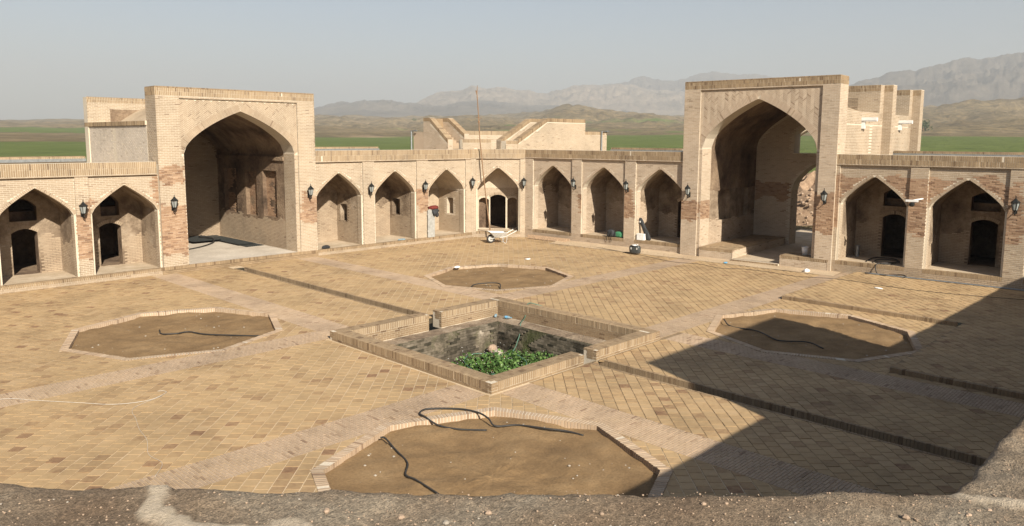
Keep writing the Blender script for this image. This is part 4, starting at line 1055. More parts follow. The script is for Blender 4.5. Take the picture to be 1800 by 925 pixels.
# outside of the right hall above the roofs
ex = MB(); bw = MB(); so = MB()
ro = Fr(FR.p(16.9, .8, 0), e=FR.n)
ex.box(FR, 16.2, 16.9, .8, 12.2, 4.3, 6.85); bricks(bw, ro, 0, 0, 11.4, 4.5, 6.25, lambda s, z: not 3.95 < s < 4.05); bricks(bw, ro, 0, 0, 11.4, 6.3, 6.85)
ex.box(FR, 10.0, 10.7, .8, 12.2, 4.3, 6.85)
for d0, d1, zt in ((6.0, 6.6, 8.2), (11.5, 12.1, 8.25)):
    ops = [] if d0 < 7 else [(10.6, 15.2, 0, pointed(12.9, 2.3, 5.2, 6.7, .5))]
    if d0 < 7: ex.box(FR, 10.0, 11.0, d0, d1, 6.6, zt); ex.box(FR, 15.9, 16.9, d0, d1, 6.6, zt); ex.box(FR, 11.0, 15.9, d0, d1, 7.6, zt)
    else: wall_open(ex, FR, d0, 10.0, 16.9, 0, zt, ops); wall_open(ex, FR, d1, 10.0, 16.9, 0, zt, ops); intrados(ex, FR, *ops[0], d0, d1, 1); ex.poly([FR.p(10, d0, zt), FR.p(16.9, d0, zt), FR.p(16.9, d1, zt), FR.p(10, d1, zt)]); ex.box(FR, 16.88, 16.9, d0, d1, 0, zt)
    bricks(bw, FR, d0, 12, 16.9, 6.85, zt-.3); soldiers(so, FR, d0, 10.0, 16.9, zt-.3, zt, 2)
    q = Fr(FR.p(16.9, d0, 0), e=FR.n); bricks(bw, q, 0, 0, d1-d0, 6.85, zt)
    ex.box(FR, 16.85, 17.3, d1, d1+.65, 4.3, zt+.02); bricks(bw, FR, d1, 16.9, 17.3, 4.5, zt-.3); soldiers(so, FR, d1, 16.9, 17.3, zt-.3, zt, 2)
    q = Fr(FR.p(17.3, d1, 0), e=FR.n); bricks(bw, q, 0, 0, .65, 4.5, zt)
mb = MB(); L = []
for k in range(9):
    d = .9+6.4*k/8
    L.append([FR.p(10.2+6.5*i/24, d, 6.75+.85*(max(0, 1-(abs(10.2+6.5*i/24-13.45)/3.0)**1.7))) for i in range(25)])
mb.loops(L, False); mb.build('hall_roof', ROOFMUD, tR, smooth=True)
ex.build('hall_outer_wall', MORTAR, tR); bw.build('outer_brickwork', BR, tR, 'stuff'); so.build('cornice_bricks', SOLD, tR, 'stuff')
for d in (3.3, 9.6):
    sp = MB()
    for z0_, z1_, w0, w1 in ((6.42, 6.47, -.09, .09), (6.42, 6.6, -.09, -.06), (6.42, 6.6, .06, .09)): sp.box(FR, 16.7, 17.55, d+w0, d+w1, z0_, z1_)
    sp.box(FR, 16.88, 17.05, d-.06, d+.06, 6.1, 6.41); sp.build('rain_spout', WHITE, tR)
# rubble heap seen through the rear doorway
rb = MB(); L = []
rb_c = FR.p(9.6, 22, 0)
for j in range(15):
    rr = 5.5*j/14; L.append([(rb_c[0]+rr*math.cos(q*math.pi/16), rb_c[1]+rr*math.sin(q*math.pi/16)*1.3, (3.4*(1-(j/14)**1.5))+(fbm(q*.9, j*.9, 2, 5)*.7 if j else 0)-.1) for q in range(32)])
rb.loops(L, True); rb.build('rubble_heap', RUBBLE, label='brown rubble heap outside, seen through the right portal doorway', cat='rubble')
st = MB()
for _ in range(500):
    an, rr = random.uniform(0, 6.28), 5.3*math.sqrt(random.random()); r = random.uniform(.05, .16)
    st.lathe([(r*.6, -.05), (r, r*.3), (r*.5, r*.9)], 5, (rb_c[0]+rr*math.cos(an), rb_c[1]+1.3*rr*math.sin(an), 3.4*(1-(rr/5.5)**1.5)), rot=random.random()*6)
st.build('rubble_stones', ROCK, kind='stuff', label='loose stones covering the rubble heap behind the right portal', cat='stones')

# ------------------------------------------------------------------ stair houses on the corner roof
def stair(name, label, fr, sA, sB, d, th, zlow, zhigh, sflat, gap):
    """two sloping parapets along s (low at sA, high at sB) and an end wall"""
    t = thing(name, label, 'stair house', fr.p((sA+sB)/2, d, 4.6))
    zb = 4.3
    for k, dd in enumerate((d, d+gap)):
        w = MB(); pts = [(sA, zb), (sB, zb), (sB, zhigh), (sflat, zhigh), (sA, zlow)]
        w.hexa([fr.p(s, dd+th, z) for s, z in pts], [fr.p(s, dd, z) for s, z in pts]); w.build('sloping_parapet', MORTAR, t)
        b_ = MB(); so = MB(); top = lambda s: zhigh if s > sflat else zlow+(zhigh-zlow)*(s-sA)/(sflat-sA)
        bricks(b_, fr, dd, sA, sB, zb+.3, zhigh, lambda s, z: z < top(s)-.22)
        n = int((sB-sA)/.07)
        for i in range(n):
            u, v = sA+(sB-sA)*i/n+.004, sA+(sB-sA)*(i+1)/n-.004
            q = [(u, top(u)-.22), (v, top(v)-.22), (v, top(v)+.004), (u, top(u)+.004)]
            so.hexa([fr.p(s, dd+th+.01, z) for s, z in q], [fr.p(s, dd-.014, z) for s, z in q], rnd_tone(.2))
        en = Fr(fr.p(sA, dd+th, 0), e=-fr.n); bricks(b_, en, 0, 0, th, zb+.3, zlow)
        b_.build('brickwork', BR, t, 'stuff'); so.build('coping_bricks', SOLD, t, 'stuff')
    w = MB(); w.box(fr, sB-.3, sB-.01, d+th, d+gap, zb, zhigh); w.build('end_wall', BR, t)
    ns = 8
    for i in range(ns):
        sm = MB(); sm.box(fr, sA+(sflat-sA)*i/ns, sA+(sflat-sA)*(i+1)/ns, d+th, d+gap, zb, 4.9+i*.17); sm.build('tread', BR, t)
    return t
# left one climbs along +Y (its face looks towards -X), right one along +X (its face looks towards -Y)
fy = Fr((14.83, 19.4), e=(0, -1)); 
def stair_left():
    # frame with d into +x: e=(0,-1), n=(1,0); s runs towards -y, so high end is at negative s: mirror by building with reversed profile
    t = thing('stair_parapet', 'sloping twin brick parapets of the roof stair, left of the pole', 'stair house', (15.5, 20.4, 4.6))
    zb = 4.3; prof = [(19.4, 5.5), (21.1, 6.83), (21.7, 6.83)]
    top = lambda y: interp(prof, y)
    for X in (14.83, 16.15):
        th = .38; w = MB(); pts = [(19.4, zb), (21.7, zb)]+[(y, z) for y, z in reversed(prof)]
        if X > 15: pts = [(19.4, zb), (21.7, zb), (21.7, 6.83), (20.9, 6.83), (19.4, 5.86)]
        tp = interp if X < 15 else None
        pr = prof if X < 15 else [(19.4, 5.86), (20.9, 6.83), (21.7, 6.83)]
        w.hexa([(X+th, y, z) for y, z in pts], [(X, y, z) for y, z in pts]); w.build('sloping_parapet', MORTAR, t)
        fr = Fr((X, 21.7), e=(0, -1)); b_ = MB(); so = MB(); T_ = lambda s: interp(pr, 21.7-s)
        bricks(b_, fr, 0, 0, 2.3, zb+.3, 6.9, lambda s, z: z < T_(s)-.22); n = 33
        for i in range(n):
            u, v = 2.3*i/n+.004, 2.3*(i+1)/n-.004; q = [(u, T_(u)-.22), (v, T_(v)-.22), (v, T_(v)+.004), (u, T_(u)+.004)]
            so.hexa([fr.p(s, th+.01, z) for s, z in q], [fr.p(s, -.014, z) for s, z in q], rnd_tone(.2))
        en = Fr((X, 19.4), e=(1, 0)); bricks(b_, en, 0, 0, th, zb+.3, T_(2.3))
        b_.build('brickwork', PALE, t, 'stuff'); so.build('coping_bricks', SOLD, t, 'stuff')
    w = MB(); w.box(WORLD, 15.21, 16.15, 21.4, 21.69, zb, 6.8); w.build('end_wall', SOLD, t)
    for i in range(8): sm = MB(); sm.box(WORLD, 15.21, 16.15, 19.4+i*.25, 19.4+(i+1)*.25, zb, 4.95+i*.17); sm.build('tread', BR, t)
    # low front wall beside it and a side wall towards the field
    w = MB(); w.box(WORLD, 15.0, 17.35, 18.3, 18.6, zb, 5.53); w.build('low_wall', MORTAR, t); b_ = MB(); so = MB(); f = Fr((15.0, 18.3), e=(1, 0))
    bricks(b_, f, 0, 0, 2.35, 4.6, 5.33, lambda s, z: not 1.1 < s < 1.16); soldiers(so, f, 0, 0, 2.35, 5.33, 5.55, 1); b_.build('brickwork', BR, t, 'stuff'); so.build('coping_bricks', SOLD, t, 'stuff')
    w = MB(); w.box(WORLD, 14.83, 15.2, 21.7, 22.7, zb, 5.95); w.build('low_wall', PALE, t)
    w = MB(); w.tube([(14.7, 22.75, 4.5), (14.7, 22.75, 6.05), (14.7, 22.2, 6.05)], .05, 6); w.build('metal_pipe', GALV, t)
stair_left()
tS = stair('stair_parapet', 'long sloping brick parapet of the roof stair, right of the pole', Fr((17.94, 16.6), e=(1, 0)), 0, 6.4, 0, .38, 5.5, 6.85, 2.65, 1.45)
w = MB(); w.box(WORLD, 24.34, 26.7, 16.62, 17.0, 4.3, 6.05); w.build('low_wall', MORTAR, tS); w = MB(); w.box(WORLD, 16.95, 17.94, 16.62, 17.0, 4.3, 5.45); w.build('low_wall', MORTAR, tS)
b_ = MB(); so = MB(); f = Fr((24.34, 16.62), e=(1, 0)); bricks(b_, f, 0, 0, 2.36, 4.6, 5.85); soldiers(so, f, 0, 0, 2.36, 5.85, 6.07, 1)
f = Fr((16.95, 16.62), e=(1, 0)); bricks(b_, f, 0, 0, 1.0, 4.6, 5.25); soldiers(so, f, 0, 0, 1., 5.25, 5.47, 1); b_.build('brickwork', BR, tS, 'stuff'); so.build('coping_bricks', SOLD, tS, 'stuff')
w = MB(); w.tube([(26.0, 16.5, 4.6), (26.0, 16.5, 6.1), (26.7, 16.5, 6.1)], .05, 6); w.build('metal_pipe', GALV, tS)
# parapet joining the two stairs at the back of the corner, and the corner roof itself
cb = Fr((16.9, 21.9), (21.9, 17.9)); tB = thing('rear_parapet', 'low brick parapet at the rear between the two stair parapets', 'parapet', cb.p(3, 0, 4.6))
w = MB(); w.box(cb, 0, 6.2, 0, .4, 4.0, 6.05); w.build('wall', MORTAR, tB); b_ = MB(); so = MB(); bricks(b_, cb, 0, 0, 6.2, 4.4, 5.8); soldiers(so, cb, 0, 0, 6.2, 5.8, 6.07, 1)
b_.build('brickwork', PALE, tB, 'stuff'); so.build('coping_bricks', SOLD, tB, 'stuff')
w = MB(); w.poly([(13.6, 16.9, 4.62), (16.7, 14.2, 4.62), (27, 14, 4.62), (26, 25, 4.62), (13.6, 25, 4.62)]); w.build('roof', ROOFMUD, tB)

# ------------------------------------------------------------------ near roof the camera stands on, with the wings below it
P_ = [(-15.5, 24), (-15.5, -10.0), (-14.37, -11.14), (-13.36, -12.36), (-12.26, -13.50), (-11.15, -14.53), (40, -14.53)]
Q_ = [(-24, 24), (-24, -20.4), (-23.2, -21.2), (-22.4, -22), (-21.6, -22.8), (-20.6, -24), (40, -24)]
ts = [(0, .75*k/14) for k in range(14)]+[(0, .75+.25*k/40) for k in range(40)]
for g_ in (1, 2, 3, 4): ts += [(g_, k/52) for k in range(52)]
ts += [(5, .06*k/90) for k in range(90)]+[(5, .06+.94*k/40) for k in range(41)]
ws = [0]+[.0025*k+.00006*k*k for k in range(1, 60)]+[.36, .4, .45, .5, .6, .7, .8, 1.0]
ZR = 3.93
pa_ = []
def blob(x, y, shapes):
    v = -9
    for a, b_, c, d, r in shapes:
        # capsule
        px_, py_, dx, dy = x-a, y-b_, c-a, d-b_; t = max(0, min(1, (px_*dx+py_*dy)/(dx*dx+dy*dy+1e-9)))
        v = max(v, r-math.hypot(px_-dx*t, py_-dy*t))
    return v
def unproj(px, py, z):
    d = fw*1.0+r2*((px-900)/FPX)-u2*((py-PCY)/FPX); t = (z-EYE.z)/d.z; p = EYE+d*t; return p.x, p.y
SH = []
for a, b_, r in (((288, 846), (262, 895), .045), ((262, 895), (320, 922), .05), ((320, 925), (500, 935), .05), ((500, 940), (300, 950), .1), ((1725, 876), (1800, 890), .04), ((1690, 870), (1720, 874), .02)):
    A = unproj(*a, ZR); B_ = unproj(*b_, ZR); SH.append((*A, *B_, r))
L = []; patch = []
for seg, t in ts:
    p = Vector(P_[seg]).lerp(Vector(P_[seg+1]), t); q = Vector(Q_[seg]).lerp(Vector(Q_[seg+1]), t); row = []
    nv_ = (q-p).normalized(); e = fbm(p.x*.9, p.y*.9, 7, 5, .7)*.03+fbm(p.x*4, p.y*4, 3, 4, .6)*.018-.0*(seg == 5)
    row.append((*(p+nv_*(e+.06)), -.1)); patch.append(0); row.append((*(p+nv_*(e+.03)), ZR-.35)); patch.append(0)
    for k, w_ in enumerate(ws):
        v = p.lerp(q, w_)+nv_*e
        b_ = blob(v.x, v.y, SH)+fbm(v.x*6, v.y*6, 1, 4)*.035
        pa_v = smooth(b_/.02+.5)
        z = ZR+fbm(v.x*1.1, v.y*1.1, 2, 6, .8)*.035+fbm(v.x*14, v.y*14, 4, 4, .6)*.006+pa_v*.016-(.03 if k == 0 else .008 if k == 1 else .003 if k == 2 else 0)+(.015*smooth((v.x+11.3)/1.2)+fbm(v.x*3, v.y*3, 9, 4)*.035*smooth((v.x+11.3)/.6) if seg == 5 else 0)
        row.append((v.x, v.y, z)); patch.append(pa_v)
    L.append(row)
m, nt, b = newmat('roof_earth', .97, .15)
n1 = noise_node(nt, .9, 8, .65); n2 = noise_node(nt, 32, 6, .75); n3 = noise_node(nt, 110, 3, .6)
c = ramp(nt, n1.outputs['Fac'], [(.3, (.155, .112, .076)), (.47, (.215, .165, .115)), (.62, (.25, .21, .158)), (.8, (.30, .262, .205))]).outputs[0]
c = mix(nt, 1.0, c, ramp(nt, n2.outputs['Fac'], [(.25, (.5, .48, .45)), (.5, (1, 1, 1)), (.72, (1.7, 1.65, 1.6))]).outputs[0], 'MULTIPLY')
c = mix(nt, 1.0, c, ramp(nt, n3.outputs['Fac'], [(.3, (.6, .6, .6)), (.5, (1, 1, 1)), (.7, (1.5, 1.45, 1.4))]).outputs[0], 'MULTIPLY')
c = mix(nt, attr(nt, 'patch'), c, ramp(nt, n2.outputs['Fac'], [(.3, (.40, .33, .24)), (.7, (.55, .46, .35))]).outputs[0])
nt.links.new(c, b.inputs['Base Color']); hm = N(nt, 'ShaderNodeMath', operation='MULTIPLY_ADD'); nt.links.new(n3.outputs['Fac'], hm.inputs[0]); hm.inputs[1].default_value = .5; nt.links.new(n2.outputs['Fac'], hm.inputs[2])
bump(nt, b, hm.outputs[0], 1.0, .016)
tN = thing('near_roof', 'rough mud roof edge in the foreground, with a pale plaster smear', 'roof', (-16, -16, 0))
mb = MB(); mb.loops(L, False); me = mb.mesh('mud_surface'); me.materials.append(m); at = me.attributes.new('patch', 'FLOAT', 'POINT'); at.data.foreach_set('value', patch)
me.polygons.foreach_set('use_smooth', [True]*len(me.polygons)); link('mud_surface', me, tN)
st = MB(); s2 = MB()
for _ in range(2600):
    px_, py_ = random.uniform(-60, 1860), random.uniform(835, 960)
    if random.random() < .25: px_, py_ = random.uniform(1640, 1900), random.uniform(700, 900)
    x, y = unproj(px_, py_, ZR)
    if not ((x+y < -25.78) or y < -14.62): continue
    r = random.choice((.0015, .002, .002, .003, .003, .004, .006)) if random.random() < .992 else random.uniform(.010, .020)
    z = ZR+fbm(x*1.1, y*1.1, 2, 6, .8)*.035+fbm(x*14, y*14, 4, 4, .6)*.010
    (st if random.random() < .12 else s2).lathe([(r*.6, -r*.4), (r, r*.25), (r*.5, r*.75)], 6, (x, y, z), rot=random.random()*6)
st.build('pale_pebbles', STONE, tN, 'stuff'); s2.build('brown_pebbles', ROCK, tN, 'stuff')
# the portal on the near right wing (just outside the frame; it throws the long shadow)
sp = MB(); fS = Fr((4.2, -14.55), e=(-1, 0)); w = MB()
w.box(fS, 0, .9, .03, 1.0, ZR-.2, 6.45); w.box(fS, 6.5, 7.4, .03, 1.0, ZR-.2, 6.45); w.box(fS, .9, 6.5, .06, 1.0, 5.2, 6.45); w.box(fS, .9, 6.5, .3, 9, ZR-.2, 5.2); w.box(fS, 0, 7.4, .0, 1.03, 6.45, 6.55)
w.build('portal_block', MORTAR, tN); b_ = MB(); bricks(b_, fS, .03, 0, 7.4, ZR, 6.4); b_.build('portal_brickwork', BR, tN, 'stuff')

# ------------------------------------------------------------------ wall lanterns
def lantern():
    t = thing('wall_lantern', 'x', 'lantern', (0, 0, 0), 'black wall lanterns', local=True)
    fr = MB(); seg = 6; yc = -.24
    ring = lambda r, z: [(r*math.cos(q*math.pi/3), yc+r*math.sin(q*math.pi/3), z) for q in range(6)]
    def bar(a, b_, r): fr.tube([a, b_], r, 5)
    top, bot = ring(.135, .12), ring(.075, -.16)
    for k in range(6):
        bar(top[k], bot[k], .011); bar(top[k], top[(k+1) % 6], .012); bar(bot[k], bot[(k+1) % 6], .011)
    fr.build('frame', BLACK, t)
    for k in range(6):
        p = MB(); i = (k+1) % 6; sc = .97
        q = [Vector(bot[k]), Vector(bot[i]), Vector(top[i]), Vector(top[k])]; c = Vector((0, yc, 0))
        q = [Vector((v.x*sc, yc+(v.y-yc)*sc, v.z)) for v in q]
        inn = [Vector((v.x*.95, yc+(v.y-yc)*.95, v.z)) for v in q]
        p.hexa([tuple(v) for v in inn], [tuple(v) for v in q]); p.build('pane', LGLASS, t)
    rf = MB(); rf.lathe([(.165, .115), (.165, .128), (.13, .165), (.075, .21), (.05, .245), (.055, .252), (.02, .275), (.012, .32), (.022, .335), (.004, .37)], 6, (0, yc, 0)); rf.build('roof', BLACK, t)
    ba = MB(); ba.lathe([(.078, -.15), (.078, -.17), (.045, -.19), (.03, -.22), (.035, -.235), (.012, -.26)], 6, (0, yc, 0)); ba.build('base', BLACK, t)
    ar = MB(); ar.tube(spline([(0, yc, -.24), (0, yc+.01, -.30), (0, yc+.08, -.335), (0, yc+.16, -.30), (0, -.03, -.22), (0, -.015, -.16)], 6), .016, 6)
    ar.tube(spline([(0, yc+.02, -.30), (0, yc-.05, -.31), (0, yc-.06, -.27), (0, yc-.03, -.25)], 5), .010, 5); ar.build('bracket_arm', BLACK, t)
    pl = MB(); pl.box(WORLD, -.045, .045, -.03, .004, -.30, -.08); pl.build('wall_plate', BLACK, t)
    return t
lan0 = lantern()
LN = [(FL, -6.12, 0, 2.87, 'black lantern on the pier between the two left-edge arches'), (FL, -2.78, -.1, 2.9, 'black lantern on the left jamb of the left portal'),
      (FL, 3.47, -.1, 3.1, 'black lantern on the right jamb of the left portal'), (FL, 6.93, 0, 3.08, 'black lantern on the pier right of the first arch after the left portal'),
      (FL, 10.38, 0, 3.05, 'black lantern on the pier above the red jacket'), (FC, .1, 0, 3.12, 'black lantern left of the corner bay arch'),
      (FC, 2.98, 0, 3.12, 'black lantern right of the corner bay arch'), (FR, 3.5, 0, 3.22, 'black lantern on the first pier right of the corner bay'),
      (FR, 6.78, 0, 3.22, 'black lantern on the eroded pier above the green bag'), (FR, 10.27, -.1, 3.15, 'black lantern on the left jamb of the right portal'),
      (FR, 16.6, -.1, 3.2, 'black lantern on the right jamb of the right portal'), (FR, 23.4, 0, 3.22, 'black lantern at the far right edge of the picture')]
for i, (f, s_, d_, z_, lab) in enumerate(LN):
    o = lan0 if i == 0 else copy_tree(lan0)
    o.location = f.p(s_, d_, z_); o.rotation_euler.z = math.atan2(f.e.y, f.e.x); o['label'] = lab
# broken floodlight on the right pier
t = thing('floodlight', 'white floodlight hanging loose on the reddish right-hand pier', 'floodlight', FR.p(20.1, 0, 3.1))
mb = MB(); mb.tube([FR.p(20.3, .0, 3.3), FR.p(20.1, -.2, 3.26), FR.p(19.85, -.3, 3.2)], .03, 6); mb.build('arm', WHITE, t)
mb = MB(); mb.box(FR, 19.75, 20.2, -.33, -.27, 3.18, 3.26); mb.build('reflector', WHITE, t); mb = MB(); mb.lathe([(.05, 0), (.1, .05), (.1, .14), (.04, .18)], 10, FR.p(19.98, -.3, 2.99)); mb.build('lamp_head', BLACK, t)

# ------------------------------------------------------------------ wheelbarrow and pole before the corner bay
def local_thing(name, label, cat, loc, rz=0., group=None): return thing(name, label, cat, loc, group, True, rz)
t = local_thing('wheelbarrow', 'pale metal wheelbarrow with one black tyre, before the corner bay', 'wheelbarrow', (12.95, 13.75, 0), math.atan2(-.45, .9))
tr = MB()
o1, o2 = [(-.12, -.34, .62), (.85, -.34, .56), (.85, .34, .56), (-.12, .34, .62)], [(.18, -.2, .33), (.66, -.2, .3), (.66, .2, .3), (.18, .2, .33)]
for k in range(4):
    i = (k+1) % 4; tr.poly([o1[k], o1[i], o2[i], o2[k]])
tr.poly(o2); tr.tube(o1+[o1[0]], .016, 6)
tm = tr.build('tray', STEEL, t); sm = tm.modifiers.new('thickness', 'SOLIDIFY'); sm.thickness = .012
wh = MB(); wl = []
for k in range(9):
    a = k*2*math.pi/8; wl.append([((.185+.05*math.cos(a))*math.cos(q*math.pi/12), .055*math.sin(a), .235+(.185+.05*math.cos(a))*math.sin(q*math.pi/12)) for q in range(24)])
wh.loops(wl, True); wo = wh.build('wheel', RUBBER, t, smooth=True)
hb_ = MB(); hb_.loops([[(.14*math.cos(q*math.pi/8), y, .235+.14*math.sin(q*math.pi/8)) for q in range(16)] for y in (-.03, .03)], True, .5, (True, True)); hb_.tube([(0, -.13, .235), (0, .13, .235)], .018, 8); hub = hb_.build('hub', STEEL, wo)
for s_ in (-1, 1):
    h = MB(); h.tube(spline([(0, s_*.12, .235), (.25, s_*.16, .31), (.7, s_*.25, .34), (1.05, s_*.29, .5), (1.38, s_*.3, .66)], 5), .019, 7); h.build('handle', STEEL, t)
    l = MB(); l.tube(spline([(.55, s_*.24, .33), (.62, s_*.25, .1), (.7, s_*.25, .02), (.8, s_*.25, .03), (.84, s_*.26, .38)], 5), .017, 7); l.build('leg', STEEL, t)
t = thing('wooden_pole', 'tall crooked wooden pole standing up past the roof at the corner bay', 'pole', FC.p(1.1, -.45, .2))
mb = MB(); pp = spline([FC.p(1.1, -.55, .25), FC.p(.92, -.42, 1.7), FC.p(.73, -.3, 3.3), FC.p(.57, -.25, 4.9), FC.p(.50, -.27, 5.6), FC.p(.45, -.3, 6.5), FC.p(.38, -.3, 7.6), FC.p(.34, -.3, 8.2)], 6)
mb.tube(pp, [.036-.012*i/len(pp)+.004*math.sin(i*1.7) for i in range(len(pp))], 8); mb.build('shaft', WOOD, t)
mb = MB(); mb.tube([FC.p(.36, -.3, 7.95), FC.p(.28, -.3, 8.22)], [.03, .022], 6); mb.tube([FC.p(.345, -.3, 8.05), FC.p(.37, -.3, 8.5)], [.026, .012], 6); mb.build('forked_tip', WOOD, t)
mb = MB(); mb.tube([FC.p(.3, -.3, 6.75), FC.p(.62, -.3, 6.7)], .014, 5); mb.lathe([(.05, -.06), (.055, 0), (.05, .06)], 8, FC.p(.45, -.3, 6.5)); mb.build('rope_binding', WOOD, t)

# ------------------------------------------------------------------ things left on the arcade steps
t = thing('wooden_beam', 'long pale wooden trough lying at the foot of the first right-hand arch', 'beam', FR.p(1.9, -.3, 0))
for d0_, d1_, z0_, z1_ in ((-.42, -.39, 0, .2), (-.16, -.13, 0, .2), (-.42, -.13, -.0, .03)):
    mb = MB(); mb.box(FR, .55, 3.25, d0_, d1_, z0_+.013, z1_+.013); mb.build('board', PALEWOOD, t)
def soft_box(name, mat, parent, sx, sy, sz, rnd=.3, seed=0, amp=.02, loc=(0, 0, 0), n=10):
    """rounded, slightly lumpy box standing on z=0"""
    mb = MB(); L = []
    for j in range(n+1):
        v = j/n*2-1; k = (1-abs(v)**4)**.25 if abs(v) < 1 else 0.; k = max(k, 1-rnd)*(1 if 0 < j < n else .86)
        row = []
        for q in range(20):
            a = q*2*math.pi/20; cx_, sy_ = math.cos(a), math.sin(a); m_ = (abs(cx_)**5+abs(sy_)**5)**-.2
            e = 1+amp*8*fbm(cx_+seed, sy_, v, 3)*.3
            row.append((loc[0]+cx_*m_*sx/2*k*e, loc[1]+sy_*m_*sy/2*k*e, loc[2]+(v+1)/2*sz))
        L.append(row)
    mb.loops(L, True, .5, (True, True)); return mb.build(name, mat, parent, smooth=True)
t = local_thing('travel_case', 'dark grey hard travel case on the ground below the right-hand arcade', 'suitcase', (15.2, 5.95, .06), R(-80))
soft_box('shell', GREYDARK, t, .56, .24, .38, .06)
mb = MB(); mb.tube(spline([(-.1, 0, .37), (-.08, 0, .44), (.08, 0, .44), (.1, 0, .37)], 5), .016, 6); mb.build('handle', BLACK, t)
for x in (-.15, .15): mb = MB(); mb.box(WORLD, x-.03, x+.03, -.135, -.11, .2, .3); mb.build('latch', STEEL, t)
soft_box('folded_cloth', WHITE, None, .34, .2, .06, .3, 3, .05, (15.2, 5.95, .44)); c_ = bpy.data.objects['folded_cloth']; c_['label'] = 'white cloth lying on top of the dark travel case'; c_['category'] = 'cloth'
t = local_thing('instrument_case', 'long black instrument case leaning in the third right-hand arch', 'case', FR.p(7.95, .2, .5), math.atan2(FR.e.y, FR.e.x))
mb = MB(); L = []
for k, (u, w_) in enumerate(((0, .08), (.03, .13), (.25, .145), (.5, .12), (.7, .11), (.9, .11), (1.05, .09), (1.1, .04))):
    c_ = Vector((-.58*u*1.0, .02+.1*u, 1.0*u)); ax = Vector((1, 0, .55)).normalized()
    L.append([c_+ax*w_*math.cos(q*math.pi/8)+Vector((0, 1, 0))*min(w_, .075)*math.sin(q*math.pi/8) for q in range(16)])
mb.loops(L, True, .5, (True, True)); mb.build('shell', DARKBAG, t, smooth=True)
mb = MB(); mb.tube(spline([(-.1, -.07, .3), (-.02, -.12, .42), (-.25, -.06, .6)], 5), .012, 6); mb.build('strap', BLACK, t); mb = MB(); mb.box(WORLD, -.56, -.5, -.03, -.015, .88, .96); mb.build('tag', WHITE, t)
t = local_thing('white_box', 'white carton on the step beside the black instrument case', 'box', FR.p(7.55, .12, .51), math.atan2(FR.e.y, FR.e.x))
mb = MB(); mb.box(WORLD, -.2, .2, -.12, .12, 0, .3); mb.build('carton', WHITE, t); mb = MB(); mb.box(WORLD, -.205, .205, -.125, .125, .26, .315); mb.build('lid', WHITE, t)
t = local_thing('green_bag', 'green and blue bag on the step of the second right-hand arch', 'bag', FR.p(6.2, .22, .51), math.atan2(FR.e.y, FR.e.x))
soft_box('body', GREENBAG, t, .5, .3, .3, .35, 5, .05); soft_box('side_pocket', DARKBAG, t, .14, .22, .24, .3, 2, .03, (-.22, -.05, 0)); mb = MB(); mb.tube(spline([(-.15, 0, .28), (0, -.05, .38), (.15, 0, .28)], 6), .015, 6); mb.build('handle', BLACK, t)
t = local_thing('backpack', 'black backpack with dangling straps on the step beside the green bag', 'backpack', FR.p(5.72, .12, .51), math.atan2(FR.e.y, FR.e.x))
soft_box('body', DARKBAG, t, .4, .28, .38, .35, 9, .06)
for x in (-.1, .1): mb = MB(); mb.tube(spline([(x, -.1, .3), (x+.02, -.2, .15), (x*1.4, -.2, -.1), (x*1.2, -.17, -.22)], 6), .016, 6); mb.build('strap', BLACK, t)
t = local_thing('grey_sheet', 'grey metal sheet standing against the pier under the red jacket', 'metal sheet', FL.p(10.85, -.1, .28))
mb = MB(); mb.box(WORLD, -.24, .24, -.02, 0.0, 0, 1.5); mb.build('panel', SHEET, t)
for z in (.3, 1.2): mb = MB(); mb.box(WORLD, -.27, -.2, -.035, -.02, z, z+.1); mb.build('hinge', STEEL, t)
t = local_thing('red_jacket', 'red and black jacket hung over the top of the grey sheet', 'jacket', FL.p(11.0, -.14, 1.45))
soft_box('red_shell', REDCLOTH, t, .5, .22, .2, .4, 12, .3, (.0, 0, .34)); soft_box('dark_lining', DARKBAG, t, .3, .18, .42, .4, 14, .3, (.08, -.02, -.03)); soft_box('sleeve', DARKBAG, t, .12, .1, .36, .4, 17, .3, (.2, -.03, -.1))
t = thing('steel_cylinder', 'short grey steel pipe standing in the first arch right of the right portal', 'pipe', FR.p(17.5, 1.7, .5))
mb = MB(); mb.lathe([(.085, .01), (.085, .5), (.07, .5), (.07, .05)], 16, FR.p(17.5, 1.7, .5), cap=(True, True)); mb.build('tube', GALV, t, smooth=False); mb = MB(); mb.lathe([(.09, .46), (.1, .47), (.1, .5), (.09, .51)], 16, FR.p(17.5, 1.7, .5), cap=(False, False)); mb.build('rim', GALV, t)
t = thing('white_bucket', 'white plastic bucket on the brick bench inside the right portal', 'bucket', FR.p(15.6, .65, .5))
mb = MB(); mb.lathe([(.12, .0), (.15, .36), (.14, .36), (.11, .02)], 18, FR.p(15.6, .65, .505)); mb.build('tub', WHITE, t, smooth=True); mb = MB(); mb.lathe([(.15, .33), (.162, .335), (.162, .36), (.15, .365)], 18, FR.p(15.6, .65, .505), cap=(False, False)); mb.build('rim', WHITE, t)
t = thing('shovel', 'rusty shovel lying on the brick bench inside the right portal', 'shovel', FR.p(16.2, .4, .5))
mb = MB(); mb.tube([FR.p(16.75, .2, .6), FR.p(15.95, .5, .54)], .02, 6); mb.build('handle', WOOD, t); mb = MB(); L = [[FR.p(15.95-u*.3, .5+u*.1+v*.1*(1-u*u*.5), .54+.02*abs(v)) for v in (-1, -.5, 0, .5, 1)] for u in (0, .3, .6, .9, 1)]; mb.loops(L, False); mb.build('blade', STEEL, t)
